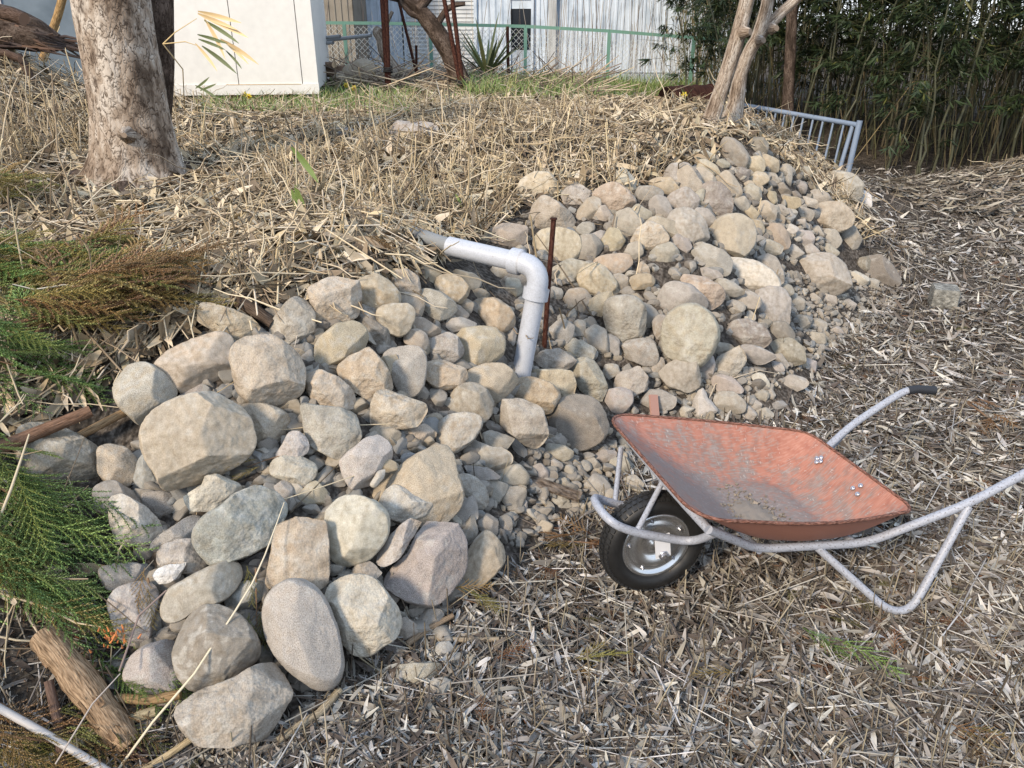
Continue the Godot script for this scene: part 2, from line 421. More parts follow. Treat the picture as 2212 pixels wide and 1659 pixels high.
# ------------------------------------------------------------------ stones of the heap
# each: colour kind, how angular (0 round .. 9 sharp), centimetres it sits proud, its outline, and a description where it stands out
const TILE := {"A": Vector2(0, 552.8), "B": Vector2(737, 552.8), "C": Vector2(1474.1, 552.8), "D": Vector2(0, 1105.6), "E": Vector2(737, 1105.6), "F": Vector2(1474.1, 0), "G": Vector2(737, 0)}
const STONES := {
"A": [
	[0,7,3, 1310,320,1340,305,1500,350,1640,410,1725,470,1710,515,1550,560,1400,500,1290,440, "long flat-sided beige slab lying at the top edge of the heap beside brown cedar twigs"],
	[1,4,0, 1920,270,1985,300,2035,370,2025,530,1900,580,1780,530,1740,480,1800,380,1860,300, "grey lumpy stone between the flat slab and the square beige block"],
	[0,6,4, 2000,215,2100,165,2212,130,2312,140,2330,260,2312,380,2240,430,2130,455,2070,420,2040,340, "large squarish beige block at the top edge of the heap"],
	[0,5,0, 1010,700,1100,620,1250,550,1400,505,1500,535,1545,600,1520,720,1500,800,1350,850,1180,875,1110,820,1040,760, "long beige boulder lying under the flat slab"],
	[0,3,7, 1500,630,1560,560,1680,520,1770,525,1880,600,1945,680,1970,760,1940,890,1860,930,1700,965,1620,940,1550,870,1530,770, "big rounded square beige boulder with a rough earthy face"],
	[3,3,3, 730,850,790,780,850,715,960,705,1050,770,1100,830,1145,890,1050,980,950,1110,880,1060,770,960, "pale egg-shaped boulder against the brown cedar twigs"],
	[0,5,8, 935,1150,1000,1040,1100,970,1250,910,1400,905,1520,960,1600,1060,1635,1180,1620,1260,1540,1340,1420,1410,1280,1470,1130,1520,1070,1490,1040,1400,970,1300, "largest beige boulder of the heap, with a ridge down its face"],
	[0,4,0, 1535,975,1700,965,1820,1000,1880,1060,1860,1140,1800,1210,1690,1250,1640,1220,1630,1150],
	[1,3,-4, 1085,970,1180,890,1290,820,1370,835,1400,880,1420,960,1200,1000],
	[1,3,-6, 1390,870,1530,800,1600,900,1590,980,1500,990,1400,950],
	[1,3,0, 130,1120,240,1090,400,1120,530,1180,640,1260,680,1360,650,1440,560,1480,400,1500,200,1450,120,1300, "big grey boulder half hidden by the cut cedar branch"],
	[0,2,2, 640,1240,720,1225,820,1250,895,1340,880,1430,820,1500,700,1470,640,1400],
	[4,4,0, 900,1320,950,1275,985,1320,1040,1420,1050,1480,980,1530,900,1500,870,1450],
	[3,8,4, 1100,1590,1190,1560,1310,1490,1330,1430,1430,1410,1510,1440,1540,1490,1585,1530,1520,1590,1390,1650,1250,1650,1120,1630, "pale rough broken stone just below the largest boulder"],
	[1,4,0, 1770,1500,1840,1450,1890,1480,1900,1550,1830,1580,1770,1550],
	[0,4,0, 1930,1560,2000,1480,2050,1460,2120,1530,2130,1590,2050,1620,1960,1600],
	[3,4,0, 1770,1330,1850,1300,1940,1300,2040,1350,2045,1420,1990,1480,1900,1520,1840,1450,1750,1420],
	[3,7,4, 1770,1310,1830,1230,1870,1150,1930,1140,2000,1200,1990,1270,1930,1310,1850,1300,1780,1350],
	[1,6,2, 1955,960,2060,980,2200,990,2300,1030,2335,1180,2250,1300,2180,1310,2090,1260,2010,1220,1985,1120, "grey flat-faced block in the middle of the heap"],
	[0,5,2, 1965,830,1990,770,2080,740,2190,790,2270,860,2320,940,2290,985,2200,990,2090,970,2000,900, "beige stone with crumbs of soil on its top"],
	[0,2,2, 2035,620,2080,530,2180,445,2300,430,2370,480,2387,590,2300,640,2200,690,2090,715,2050,680],
	[2,3,-3, 1940,600,1990,540,2040,470,2080,500,2060,580,2030,605],
	[1,4,-3, 1935,620,2020,605,2060,690,2000,735,1960,690],
	[2,6,3, 2195,720,2290,650,2392,600,2472,690,2552,830,2512,880,2422,945,2302,880,2212,800, "tan angular stone with a broad sloping face"],
	[1,4,0, 610,1500,740,1460,860,1530,950,1650,800,1720,620,1650],
	[3,8,4, 720,1570,800,1550,950,1640,1085,1759,1040,1820,930,1880,760,1860,720,1700, "sharp-edged stone with pale rims at the tips of the green cedar sprays"],
	[1,4,-3, 920,1540,1060,1530,1160,1560,1200,1640,1140,1720,960,1680],
],
"B": [
	[0,1,4, 115,190,150,140,220,125,300,170,350,220,372,280,330,330,240,355,170,320,130,260],
	[0,2,0, 320,180,350,110,420,95,490,140,505,240,450,280,370,260],
	[0,4,0, 370,260,420,245,500,265,540,320,520,380,460,400,390,340],
	[0,2,6, 240,390,260,345,330,325,460,330,455,420,430,480,380,515,310,490,250,440, "small three-cornered beige stone resting on a long dark one"],
	[5,3,-2, 90,350,120,300,200,340,260,420,330,500,410,520,400,580,300,640,240,650,180,540,100,420, "long dark stained stone lying aslant under smaller beige ones"],
	[0,6,0, 505,180,515,90,540,30,570,35,600,90,645,110,640,140,590,210,540,220],
	[2,2,4, 610,180,650,140,700,128,770,150,815,200,815,260,760,300,690,280,630,230, "round tan stone with a crusty cracked face"],
	[1,4,-2, 705,110,740,95,850,120,900,160,890,190,830,235,780,200,720,150],
	[1,3,1, 510,240,560,225,650,250,720,300,740,350,690,390,600,420,550,390,520,320],
	[0,6,3, 700,340,740,305,825,375,800,405,705,415],
	[0,5,1, 755,310,800,268,855,310,840,360,815,370],
	[2,4,-2, 820,260,850,220,920,215,960,260,900,300,850,290],
	[2,3,2, 860,330,900,290,1000,290,1090,350,1120,430,1060,480,1000,490,900,440,860,390],
	[1,4,0, 600,450,660,420,830,395,880,430,850,460,700,500,640,490],
	[2,3,1, 445,470,470,410,530,410,630,470,640,500,560,540,490,500],
	[0,4,3, 410,560,420,500,490,480,540,500,560,560,540,610,480,590],
	[1,3,1, 550,600,600,540,690,505,740,530,775,600,770,640,700,690,600,660],
	[0,5,5, 735,530,790,480,900,460,1000,470,1055,560,1040,650,960,700,830,730,750,690,770,620, "large squarish beige boulder beside the lower drain pipe"],
	[1,3,0, 1050,490,1060,445,1110,435,1135,480,1120,570,1080,600,1055,550],
	[5,4,-8, 960,260,1010,190,1100,120,1190,120,1200,250,1150,330,1080,320,980,300],
	[1,3,1, 260,660,330,610,430,585,510,600,545,660,540,760,520,860,470,910,380,890,340,820,330,760,300,700, "tall grey boulder standing on end in the middle of the heap"],
	[2,8,5, 260,665,370,645,380,680,330,775,290,730],
	[2,5,4, 545,740,555,680,620,660,680,690,740,720,800,725,805,780,760,840,700,865,620,840,570,800, "tan stone with a notch broken out of its upper edge"],
	[0,3,2, 775,840,830,750,930,705,1040,705,1110,760,1150,820,1100,880,1000,950,900,960,830,900],
	[1,5,4, 715,1020,720,920,780,850,860,830,930,880,970,950,950,1030,900,1075,820,1040],
	[2,4,4, 1130,890,1150,810,1250,805,1350,840,1405,900,1370,970,1330,1035,1290,1000,1200,960],
	[1,7,9, 960,1000,1000,950,1150,940,1270,960,1310,1040,1340,1180,1320,1300,1290,1310,1180,1220,1070,1130,1000,1070, "grey three-cornered slab leaning against a dark round boulder"],
	[0,6,2, 1230,790,1260,750,1400,750,1480,760,1510,850,1500,910,1400,925,1370,880,1240,840],
	[1,4,3, 1505,770,1520,700,1580,675,1640,700,1690,780,1715,850,1700,940,1640,910,1560,870],
	[5,3,3, 1330,1100,1340,1010,1420,940,1530,905,1640,930,1720,1000,1730,1110,1690,1190,1620,1240,1520,1260,1400,1230,1340,1170, "big dark rounded boulder beside the upper lip of the wheelbarrow"],
	[1,8,5, 1235,690,1300,625,1400,610,1520,680,1490,715,1400,745,1280,735, "thin rough grey slab lying flat at the foot of the drain pipe"],
	[1,8,2, 1450,540,1490,500,1530,550,1610,560,1650,590,1620,660,1530,675,1470,640],
	[1,2,2, 1512,430,1550,405,1580,440,1585,520,1555,545,1515,510],
	[1,5,0, 1590,480,1650,460,1710,490,1720,560,1725,650,1650,640,1600,580],
	[1,3,5, 1720,400,1730,310,1800,280,1900,285,1960,340,1960,450,1930,520,1830,550,1750,500, "round grey stone a hand's breadth from the rusty rod"],
	[0,5,1, 1575,380,1600,300,1680,255,1760,240,1785,270,1740,330,1680,390,1600,395],
	[0,2,2, 1545,150,1570,90,1640,60,1700,80,1750,140,1780,190,1720,250,1640,240,1570,200],
	[0,3,0, 1730,140,1800,120,1850,140,1855,190,1800,230,1760,180],
	[2,3,3, 1860,160,1880,130,1990,120,2030,160,2000,205,1900,215],
	[2,3,3, 1640,40,1700,5,1800,-10,1870,0,1885,40,1820,100,1750,115,1690,90],
	[1,1,8, 2090,590,2090,480,2120,390,2212,325,2312,330,2400,390,2445,480,2420,600,2350,690,2290,725,2200,690,2120,640, "largest smooth egg-shaped grey boulder above the wheelbarrow"],
	[1,2,1, 2070,290,2090,210,2160,178,2260,200,2350,280,2360,340,2240,360,2120,385],
	[1,4,-3, 1930,310,2000,330,2060,380,2030,440,2020,520,1950,510],
	[1,2,1, 2020,430,2060,390,2110,400,2110,470,2080,550,2040,540],
	[1,3,2, 1825,600,1860,560,1950,545,2010,560,2040,640,2030,700,1950,700,1860,660],
	[1,4,0, 1720,520,1760,490,1800,560,1800,630,1760,690,1730,640],
	[1,6,3, 1780,800,1820,760,1930,725,1990,790,1970,860,1880,905,1790,860],
	[1,2,2, 1705,930,1730,880,1800,860,1870,880,1880,940,1830,1010,1740,1010],
	[1,5,4, 2075,760,2120,700,2200,670,2290,690,2312,780,2310,840,2250,875,2130,840, "six-sided grey stone just below the smooth egg-shaped boulder"],
	[1,2,4, 620,1180,640,1100,700,1050,800,1035,880,1045,895,1100,850,1180,780,1240,720,1270,640,1240],
	[0,6,6, 165,1070,200,970,240,880,300,870,420,920,530,960,568,1030,530,1090,420,1115,280,1105, "wide wedge-shaped beige stone lying across two others"],
	[0,3,-2, 170,1160,230,1110,320,1115,380,1150,370,1200,310,1240,210,1190],
	[0,2,-2, 370,1130,470,1115,590,1085,620,1150,580,1200,440,1240,340,1235],
	[3,5,5, 0,1330,60,1270,160,1190,270,1160,320,1250,325,1310,250,1400,190,1480,70,1510,20,1420, "pale square-cornered block tilted against the broad tan boulder"],
	[2,2,10, 255,1350,290,1315,350,1340,360,1380,300,1400,265,1385, "small brown pebble lodged on the broad tan boulder"],
	[3,2,10, 190,1480,240,1400,290,1390,280,1430,220,1500, "small white oblong pebble lodged on the broad tan boulder"],
	[2,4,0, 160,1570,200,1470,330,1400,480,1310,620,1235,700,1260,720,1380,770,1500,780,1580,740,1650,640,1740,500,1750,300,1680, "broad tan boulder with two pebbles lodged on it"],
	[3,6,7, 260,1600,290,1520,350,1490,420,1510,480,1560,580,1560,590,1610,530,1680,400,1720,290,1690, "pale lumpy stone leaning on the lower edge of the broad tan boulder"],
	[4,8,4, 380,1340,400,1290,490,1265,500,1320,420,1355, "dark blue-grey chip above the broad tan boulder"],
	[1,6,4, 890,1170,980,1135,1110,1180,1115,1200,1060,1250,960,1240],
	[1,3,0, 800,1250,870,1210,980,1250,1080,1245,1110,1310,1090,1360,980,1380,860,1340],
	[1,6,3, 1330,1270,1350,1220,1450,1235,1530,1290,1440,1325,1340,1305],
	[1,7,3, 800,1380,830,1360,950,1375,1045,1395,1010,1440,870,1455],
	[1,4,0, 1000,1440,1060,1370,1150,1360,1210,1430,1200,1480,1110,1500,1030,1480],
	[1,3,0, 740,1450,800,1430,870,1450,935,1520,940,1600,880,1650,760,1570],
	[1,4,0, 945,1500,980,1460,1080,1490,1060,1540,1010,1610,950,1570],
	[1,6,1, 1030,1560,1080,1510,1190,1500,1190,1560,1150,1640,1060,1640],
	[1,8,3, 750,1650,830,1545,870,1590,880,1700,830,1760,760,1720],
	[1,5,-2, 1080,1200,1130,1190,1220,1280,1210,1320,1150,1310,1100,1260],
	[1,3,0, 1330,1350,1380,1320,1430,1350,1430,1390,1370,1405],
	[1,4,0, 1570,1500,1640,1420,1700,1440,1740,1500,1700,1550,1600,1560],
	[1,2,0, 1590,1330,1640,1310,1680,1360,1650,1400,1590,1390],
	[1,6,1, 1640,1300,1700,1260,1790,1270,1780,1310,1680,1350],
	[1,4,-2, 890,1150,900,1100,960,1070,1060,1110,1040,1150,960,1150],
	[1,6,0, 1950,1020,1960,880,2080,880,2160,920,2170,980,2050,1010],
	[1,4,-3, 1370,190,1380,90,1480,30,1560,50,1610,60,1560,150,1540,210,1440,215],
	[0,4,-2, 1440,300,1480,230,1560,220,1620,260,1580,330,1560,390,1480,370],
	[1,5,-1, 1330,560,1350,480,1430,410,1500,460,1490,520,1440,590,1370,610],
	[1,4,0, 1330,260,1370,200,1430,220,1430,270,1370,285],
	[1,6,0, 1690,760,1720,700,1790,710,1800,760,1730,800],
	[1,3,0, 1990,730,2030,680,2080,660,2095,710,2060,760,2000,770],
	[2,7,2, 1910,90,1950,35,2010,90,1990,120,1930,125, "small reddish three-cornered chip above the round grey stones"],
	[1,4,0, 1750,1330,1830,1300,1870,1360,1840,1440,1760,1420],
	[1,5,0, 1830,1450,1900,1420,1960,1480,1930,1540,1850,1530],
	[1,3,0, 1690,1540,1750,1510,1800,1560,1780,1620,1700,1620],
	[1,4,0, 1400,1460,1450,1440,1490,1480,1460,1520,1410,1510],
	[1,4,0, 1230,1380,1290,1350,1340,1400,1330,1470,1260,1480],
	[5,4,-2, 1210,1480,1280,1470,1340,1500,1300,1560,1230,1560],
	[1,5,0, 1590,1620,1640,1580,1700,1630,1680,1690,1610,1680],
	[1,5,0, 1370,1570,1420,1540,1470,1580,1440,1640,1380,1630],
	[1,4,0, 1150,1660,1160,1580,1200,1590,1210,1660,1180,1690],
	[1,6,0, 1040,200,1080,150,1150,160,1170,230,1120,270],
	[0,4,-2, 950,130,1000,60,1090,70,1110,130,1040,170],
],
"C": [
	[3,3,3, 260,130,290,40,370,20,480,60,560,110,595,180,580,220,480,230,400,215,330,160, "cream-coloured oblong boulder lying among grey ones"],
	[2,4,1, -20,130,60,95,160,150,250,200,270,260,240,330,160,345,60,270],
	[1,4,1, 60,0,150,-60,250,-20,300,40,270,120,200,90,100,40],
	[1,5,6, 715,60,760,10,830,-20,950,-10,1040,50,1090,150,1085,190,990,250,880,230,780,190,730,130, "big blocky grey boulder at the outer edge of the heap above fine rubble"],
	[3,6,1, 1090,120,1130,110,1200,140,1190,180,1130,200,1100,180],
	[5,5,2, 1190,110,1220,20,1290,15,1350,70,1400,160,1370,190,1300,180,1210,140, "outermost dark grey stone at the edge of the trodden path"],
	[1,3,1, 1195,170,1230,150,1270,165,1260,210,1210,205],
	[5,3,0, 1130,80,1150,20,1210,10,1210,70,1180,100],
	[1,2,2, 480,30,520,0,600,30,640,110,635,190,600,210,560,110],
	[1,4,2, 430,330,470,260,560,230,640,240,680,310,680,420,600,460,500,450,450,380],
	[1,2,3, 320,270,370,240,450,240,495,290,480,330,400,340,340,320],
	[1,3,3, 290,310,330,290,390,310,400,340,360,370,310,340],
	[1,6,4, 185,150,280,160,390,200,390,240,330,255,260,240],
	[5,4,2, 290,530,340,440,420,430,510,470,550,550,520,600,400,570,310,550],
	[5,2,1, 540,500,590,440,660,440,720,520,700,560,620,570,560,550],
	[5,2,3, 560,610,620,560,700,550,760,600,775,680,720,710,640,690],
	[1,5,2, 345,600,390,580,490,600,570,640,585,690,540,710,430,680,360,630],
	[1,8,3, 205,700,270,640,360,590,410,650,380,710,320,780,230,760],
	[1,5,1, 765,710,800,670,860,690,850,750,780,760],
	[6,8,3, 200,790,240,760,320,790,380,860,360,890,250,880,210,830, "pinkish broken stone with a grainy face near the wheelbarrow lip"],
	[3,6,2, 75,970,100,890,150,870,160,930,210,950,210,1000,130,1035,80,1010],
	[1,3,2, 215,930,250,885,330,895,390,950,385,1000,330,1010,230,980],
	[1,7,1, 620,830,700,780,790,800,810,840,720,880],
	[3,6,1, 450,780,520,760,565,840,500,850],
	[1,3,0, 90,740,140,680,180,630,200,710,180,780,140,800],
	[1,3,2, 590,190,640,180,700,200,715,240,660,265,600,230],
	[1,6,0, 190,600,240,560,330,590,260,640,200,650],
	[1,6,0, 580,650,640,640,690,710,620,720],
	[1,3,0, 90,110,140,80,220,100,270,150,200,160,140,150],
	[1,2,0, 440,960,470,935,510,960,500,990,450,995],
	[1,2,0, 540,890,575,865,600,900,580,930,545,920],
	[1,4,0, 575,740,590,690,640,700,655,740,620,765],
	[1,4,0, 820,260,850,245,890,275,880,305,830,300],
	[1,5,0, 890,270,930,250,1000,270,990,310,920,310],
	[1,5,0, 1030,310,1070,280,1120,310,1100,350,1040,345],
	[1,4,0, 830,440,870,410,930,430,920,480,850,490],
	[1,4,0, 700,420,740,380,800,400,820,450,760,480,710,460],
	[1,5,0, 800,540,840,500,910,510,920,560,850,575],
	[1,4,0, 680,290,730,260,790,290,780,340,700,345],
	[1,4,0, 390,940,430,910,470,940,440,970,400,975],
	[1,3,0, 390,1000,430,980,480,1020,450,1060,400,1050],
	[4,6,1, 570,970,620,940,690,950,680,985,600,990, "thin blue-grey flake on the rubble behind the wheelbarrow"],
	[1,4,0, 480,1010,540,990,590,1030,540,1070,490,1060],
	[1,4,0, 470,900,520,870,560,900,530,940,480,935],
	[1,5,0, 690,620,740,600,780,640,750,670,700,660],
	[1,4,0, 960,480,1010,460,1040,500,1000,520],
],
"F": [
	[1,2,5, 260,960,280,905,330,910,380,950,420,1010,400,1060,350,1075,300,1040,270,990, "tall smooth egg-shaped stone at the very top of the heap below the leaning trees"],
	[5,4,2, 440,950,470,900,530,900,550,940,530,1000,480,990],
	[0,4,1, 380,1080,430,1030,490,1020,530,1060,510,1110,440,1125],
	[0,4,0, 490,1040,540,1010,610,1040,620,1100,560,1120],
	[1,2,2, 700,1120,740,1080,810,1090,830,1150,770,1170,700,1170],
	[1,3,0, 630,1100,670,1065,705,1090,700,1160,690,1210,640,1180],
	[0,4,1, 430,1170,480,1120,540,1130,550,1170,490,1210,450,1200],
	[5,5,1, 340,1150,380,1090,430,1110,420,1170,370,1180],
	[1,3,0, 205,1050,260,1035,300,1060,290,1090,240,1095],
	[3,4,0, 70,1010,80,980,160,985,210,1020,190,1055,100,1040],
	[0,3,0, 80,1060,150,1040,210,1080,240,1140,200,1155,120,1110],
	[0,3,0, 70,1130,120,1095,180,1130,210,1170,180,1230,130,1240],
	[0,4,1, 230,1150,290,1120,340,1170,375,1230,350,1290,290,1270,220,1190],
	[0,3,1, -40,1200,0,1090,50,1100,110,1190,100,1260,40,1310,-30,1280],
	[5,6,3, 95,1300,130,1230,180,1200,240,1210,300,1270,320,1340,310,1390,220,1420,140,1380, "dark angular boulder among pale stones in the upper heap"],
	[1,2,2, 80,1400,100,1360,160,1365,205,1420,190,1450,140,1480],
	[0,3,6, 150,1530,200,1450,280,1400,380,1395,450,1440,470,1520,460,1580,400,1660,330,1690,250,1650,180,1590, "big round light-beige boulder standing out in the upper heap"],
	[1,2,3, -80,1450,-40,1380,40,1370,110,1410,155,1500,130,1550,50,1580,-40,1540],
	[0,2,5, 820,1430,850,1360,930,1325,1020,1330,1085,1390,1075,1450,1000,1490,900,1480, "smooth oval beige boulder at the outer end of the upper heap"],
	[1,3,1, 1020,1520,1060,1480,1110,1480,1150,1550,1120,1600,1050,1610,1020,1560],
	[1,4,0, 890,1540,930,1490,990,1500,1020,1560,990,1600,920,1590],
	[1,4,0, 720,1370,760,1340,840,1370,840,1420,770,1430,730,1410],
	[2,3,1, 620,1300,660,1275,750,1290,755,1330,700,1360,640,1330],
	[1,3,0, 790,1250,860,1235,930,1260,960,1320,880,1340,820,1300],
	[3,8,3, 740,1290,800,1280,900,1310,880,1350,810,1330, "pale jagged slab near the outer end of the upper heap"],
	[1,3,1, 800,1170,840,1160,890,1200,880,1230,810,1220],
	[1,4,0, 710,1190,760,1170,800,1200,790,1240,720,1240],
	[2,5,2, 540,1510,580,1460,640,1470,690,1540,690,1590,620,1610,550,1560],
	[0,3,1, 470,1330,540,1310,600,1350,590,1420,520,1420,480,1380],
	[2,3,1, 400,1350,440,1330,490,1380,470,1415,410,1400],
	[2,4,0, 580,1420,620,1380,660,1410,650,1450,600,1450],
	[0,4,0, 450,1430,510,1440,530,1490,500,1530,460,1490],
	[1,3,1, 700,1540,760,1500,830,1510,860,1560,800,1590,730,1570],
	[1,5,0, 400,1230,440,1200,500,1230,500,1290,430,1310,380,1280],
	[1,4,0, 330,1300,400,1280,430,1330,400,1370,340,1360],
	[5,5,0, 590,1200,650,1190,700,1250,640,1280,600,1250],
	[0,4,0, 400,1190,440,1170,475,1210,440,1240],
	[3,6,6, 945,1140,1000,1125,1100,1140,1145,1190,1140,1260,1080,1290,960,1240,935,1180, "pale broad slab standing at the foot of the grey pipe railing"],
	[7,6,4, 1115,1270,1150,1225,1210,1270,1215,1330,1150,1340,1110,1310, "white rough stone below the end post of the grey railing"],
	[0,4,0, 540,1240,600,1250,610,1310,560,1320],
	[3,6,1, 640,1480,700,1455,750,1480,720,1510,660,1510],
	[1,6,1, 735,1430,790,1420,800,1470,750,1475],
	[1,4,0, 830,1480,880,1470,910,1520,890,1550],
	[1,4,0, 480,1580,560,1560,640,1600,640,1640,500,1650],
	[1,5,0, 650,1620,720,1590,780,1640,720,1670],
	[1,4,0, 760,1600,830,1580,880,1630,840,1670,770,1650],
	[1,4,0, 50,1640,110,1570,180,1600,250,1640,200,1700,80,1700],
	[1,4,0, -20,1550,30,1545,55,1600,20,1640,-30,1620],
	[1,3,-1, 650,1370,690,1350,720,1400,700,1450,660,1420],
	[1,3,-1, 540,1120,600,1130,640,1190,560,1200],
	[1,3,-1, 590,1330,650,1330,690,1380,620,1390],
	[1,3,-1, 880,1590,950,1590,1010,1640,940,1680,880,1660],
	[1,3,-1, 300,1070,340,1090,350,1130,300,1130],
	[1,3,0, 130,1290,140,1210,90,1250,60,1330,90,1360],
	[1,3,-1, 780,1440,820,1460,830,1510,790,1520],
	[5,4,-1, 690,1250,740,1240,770,1280,720,1295],
],
"G": [
	[0,2,1, 1165,1260,1180,1190,1260,1145,1330,1145,1380,1210,1375,1290,1300,1350,1200,1380, "rounded beige boulder tucked into the straw at the head of the heap"],
	[0,4,5, 1205,1430,1240,1340,1310,1265,1400,1310,1500,1400,1520,1460,1490,1510,1400,1500,1300,1490, "big beige boulder shaped like a slumped triangle above the rusty rod"],
	[1,7,1, 1450,1270,1470,1220,1520,1185,1560,1220,1630,1270,1590,1310,1530,1390,1480,1350],
	[0,2,2, 1530,1440,1550,1360,1600,1300,1660,1290,1670,1350,1620,1420,1550,1450],
	[2,3,2, 1650,1280,1690,1220,1780,1205,1850,1250,1890,1310,1830,1370,1750,1380,1700,1330, "rounded tan boulder in the straw at the head of the heap"],
	[3,5,1, 1780,1180,1790,1130,1840,1110,1925,1200,1920,1260,1860,1270,1810,1230],
	[1,3,1, 1915,1260,1930,1220,2010,1215,2075,1245,2060,1290,2000,1310,1940,1290],
	[2,4,1, 2000,1190,2060,1165,2130,1165,2180,1230,2150,1280,2090,1270],
	[1,2,2, 2010,1320,2050,1280,2110,1300,2140,1380,2120,1440,2060,1430,2020,1380],
	[1,3,1, 2105,1310,2160,1260,2230,1230,2300,1290,2290,1380,2200,1400,2140,1380],
	[1,3,1, 2095,1160,2150,1080,2230,1075,2300,1130,2310,1200,2220,1240,2150,1200],
	[1,6,2, 1770,1480,1800,1390,1870,1365,1930,1430,1945,1490,1880,1540,1800,1550],
	[0,5,2, 1700,1560,1730,1485,1790,1500,1830,1560,1790,1620,1720,1640],
	[0,6,2, 1900,1560,1940,1490,2000,1455,2060,1480,2100,1540,2080,1600,2000,1630,1930,1600],
	[0,4,0, 1960,1450,2050,1420,2180,1460,2190,1520,2120,1570,2060,1500],
	[0,3,1, 1270,1580,1320,1510,1430,1500,1510,1530,1530,1610,1480,1690,1380,1690,1290,1640],
	[1,2,1, 1520,1620,1560,1540,1640,1540,1685,1610,1640,1660,1560,1700],
	[0,3,1, 945,1560,980,1500,1080,1460,1170,1470,1195,1540,1150,1610,1100,1630,990,1590, "rounded beige stone just above the white drain pipe"],
	[0,3,-2, 680,1520,720,1460,800,1430,890,1470,950,1530,910,1575,780,1560, "beige stone half sunk in straw behind the white drain pipe"],
	[0,4,-1, 1650,1400,1700,1330,1750,1400,1740,1450,1690,1480],
	[1,5,-1, 1880,1380,1920,1330,2000,1380,2000,1450,1930,1440],
	[1,4,-1, 1530,1490,1570,1450,1640,1460,1620,1520,1560,1540],
	[3,6,0, 280,900,300,830,380,800,470,810,530,790,590,830,600,900,560,960,430,980,320,950, "pale weathered boulder sunk in the straw of the bank"],
	[4,6,-2, -20,880,60,840,150,900,180,950,60,970, "grey boulder sunk in the straw of the bank beside a pale one"],
	[4,6,0, 780,740,840,700,960,720,960,770,840,790, "blue-grey stone showing through the straw near the top of the bank"],
	[1,4,0, 1840,1650,1870,1590,1930,1580,1950,1640,1900,1700],
	[1,4,0, 2010,1650,2060,1600,2130,1580,2180,1640,2130,1690,2040,1700],
	[1,3,0, 1620,1530,1690,1500,1720,1560,1680,1600],
	[1,4,-1, 2140,1560,2180,1520,2230,1560,2200,1620],
	[4,5,-2, 280,640,310,620,360,640,350,670,300,675],
],
"D": [
	[4,6,6, 1275,120,1340,30,1420,-20,1530,-110,1680,-155,1790,-100,1850,-20,1810,70,1760,190,1600,270,1400,340,1330,280,1280,190, "large blue-grey streaked boulder with a sharp upper edge"],
	[0,7,4, 1780,85,1900,50,2090,20,2110,130,2115,400,2100,540,2000,500,1740,480,1745,400,1780,250, "upright squarish stone with a flat beige face beside the blue-grey boulder"],
	[1,1,5, 1725,600,1760,530,1850,465,1950,455,2040,500,2110,610,2170,740,2200,880,2210,1000,2190,1110,2100,1145,1980,1090,1850,980,1760,850,1725,720, "long smooth oval grey boulder at the foot of the heap"],
	[5,4,5, 1140,900,1180,800,1240,680,1310,620,1390,610,1500,660,1580,720,1640,810,1680,900,1650,960,1540,1030,1480,1110,1350,1165,1250,1150,1160,1050, "big dark grey boulder crossed by a long dry stalk"],
	[1,5,5, 1155,1290,1200,1210,1350,1140,1500,1100,1620,1020,1760,985,1820,1060,1870,1180,1880,1260,1830,1370,1700,1450,1500,1500,1300,1500,1210,1410, "lowest grey boulder of the heap, lying in the leaf litter"],
	[1,3,0, 800,1080,850,950,950,880,1080,845,1150,850,1160,1000,1250,1150,1180,1250,1050,1250,900,1180],
	[1,4,4, 1050,640,1100,500,1250,420,1400,350,1500,325,1560,370,1550,450,1480,540,1400,600,1250,640,1150,720,1080,700, "slanting oblong grey boulder below the blue-grey one"],
	[1,4,1, 700,600,760,510,880,470,1000,465,1020,560,990,700,960,830,850,860,760,800],
	[1,3,0, 630,370,750,340,880,335,960,370,990,430,900,500,760,520,690,490],
	[7,9,6, 975,430,1020,370,1100,345,1240,335,1250,380,1200,410,1090,460,1000,465, "white gritty chip lying on grey boulders"],
	[1,3,1, 1010,310,1060,220,1150,185,1260,180,1320,260,1370,340,1260,400,1080,380],
	[1,4,0, 950,240,1040,150,1150,80,1230,25,1310,40,1300,130,1270,200,1100,240,1000,290],
	[4,2,0, 1460,590,1500,510,1580,455,1670,450,1740,480,1700,560,1620,620,1500,640],
	[5,4,-3, 1580,330,1700,260,1760,280,1740,440,1640,460,1560,400],
	[1,3,0, 860,1390,960,1340,1010,1370,990,1420,880,1430],
],
"E": [
	[3,2,5, -95,60,-80,-30,0,-85,100,-92,220,-60,300,30,300,130,260,210,190,290,80,330,0,335,-70,270,-95,150, "rounded pale boulder beside a thin slab leaning on edge"],
	[1,8,10, 235,270,280,200,400,80,520,10,560,20,545,70,450,180,380,300,280,370,240,340, "thin slab leaning on edge against a pink-veined boulder"],
	[6,5,4, 280,460,330,370,430,270,480,170,560,70,640,10,720,70,780,170,800,270,790,390,720,480,640,560,560,590,420,550,330,500, "big boulder with pink veins and a flat lower face"],
	[0,4,3, 790,420,800,320,850,220,930,125,990,160,1040,230,1065,310,1000,400,880,500,830,510,790,480, "pointed beige stone at the foot of the heap beside leaf litter"],
	[3,2,6, -97,600,-70,490,0,440,100,425,200,440,280,520,350,620,375,720,350,800,260,850,180,920,60,900,0,800,-70,720, "big pale rounded boulder at the foot of the heap"],
	[1,6,1, 780,150,800,40,840,0,880,30,890,110,860,200,815,245,785,220],
	[1,6,3, 15,440,80,360,150,305,210,340,265,405,240,440,120,450],
	[3,4,0, 685,20,730,5,780,60,780,140,740,120,700,70],
	[1,4,0, 880,40,950,10,1020,60,1020,140,960,165,890,110],
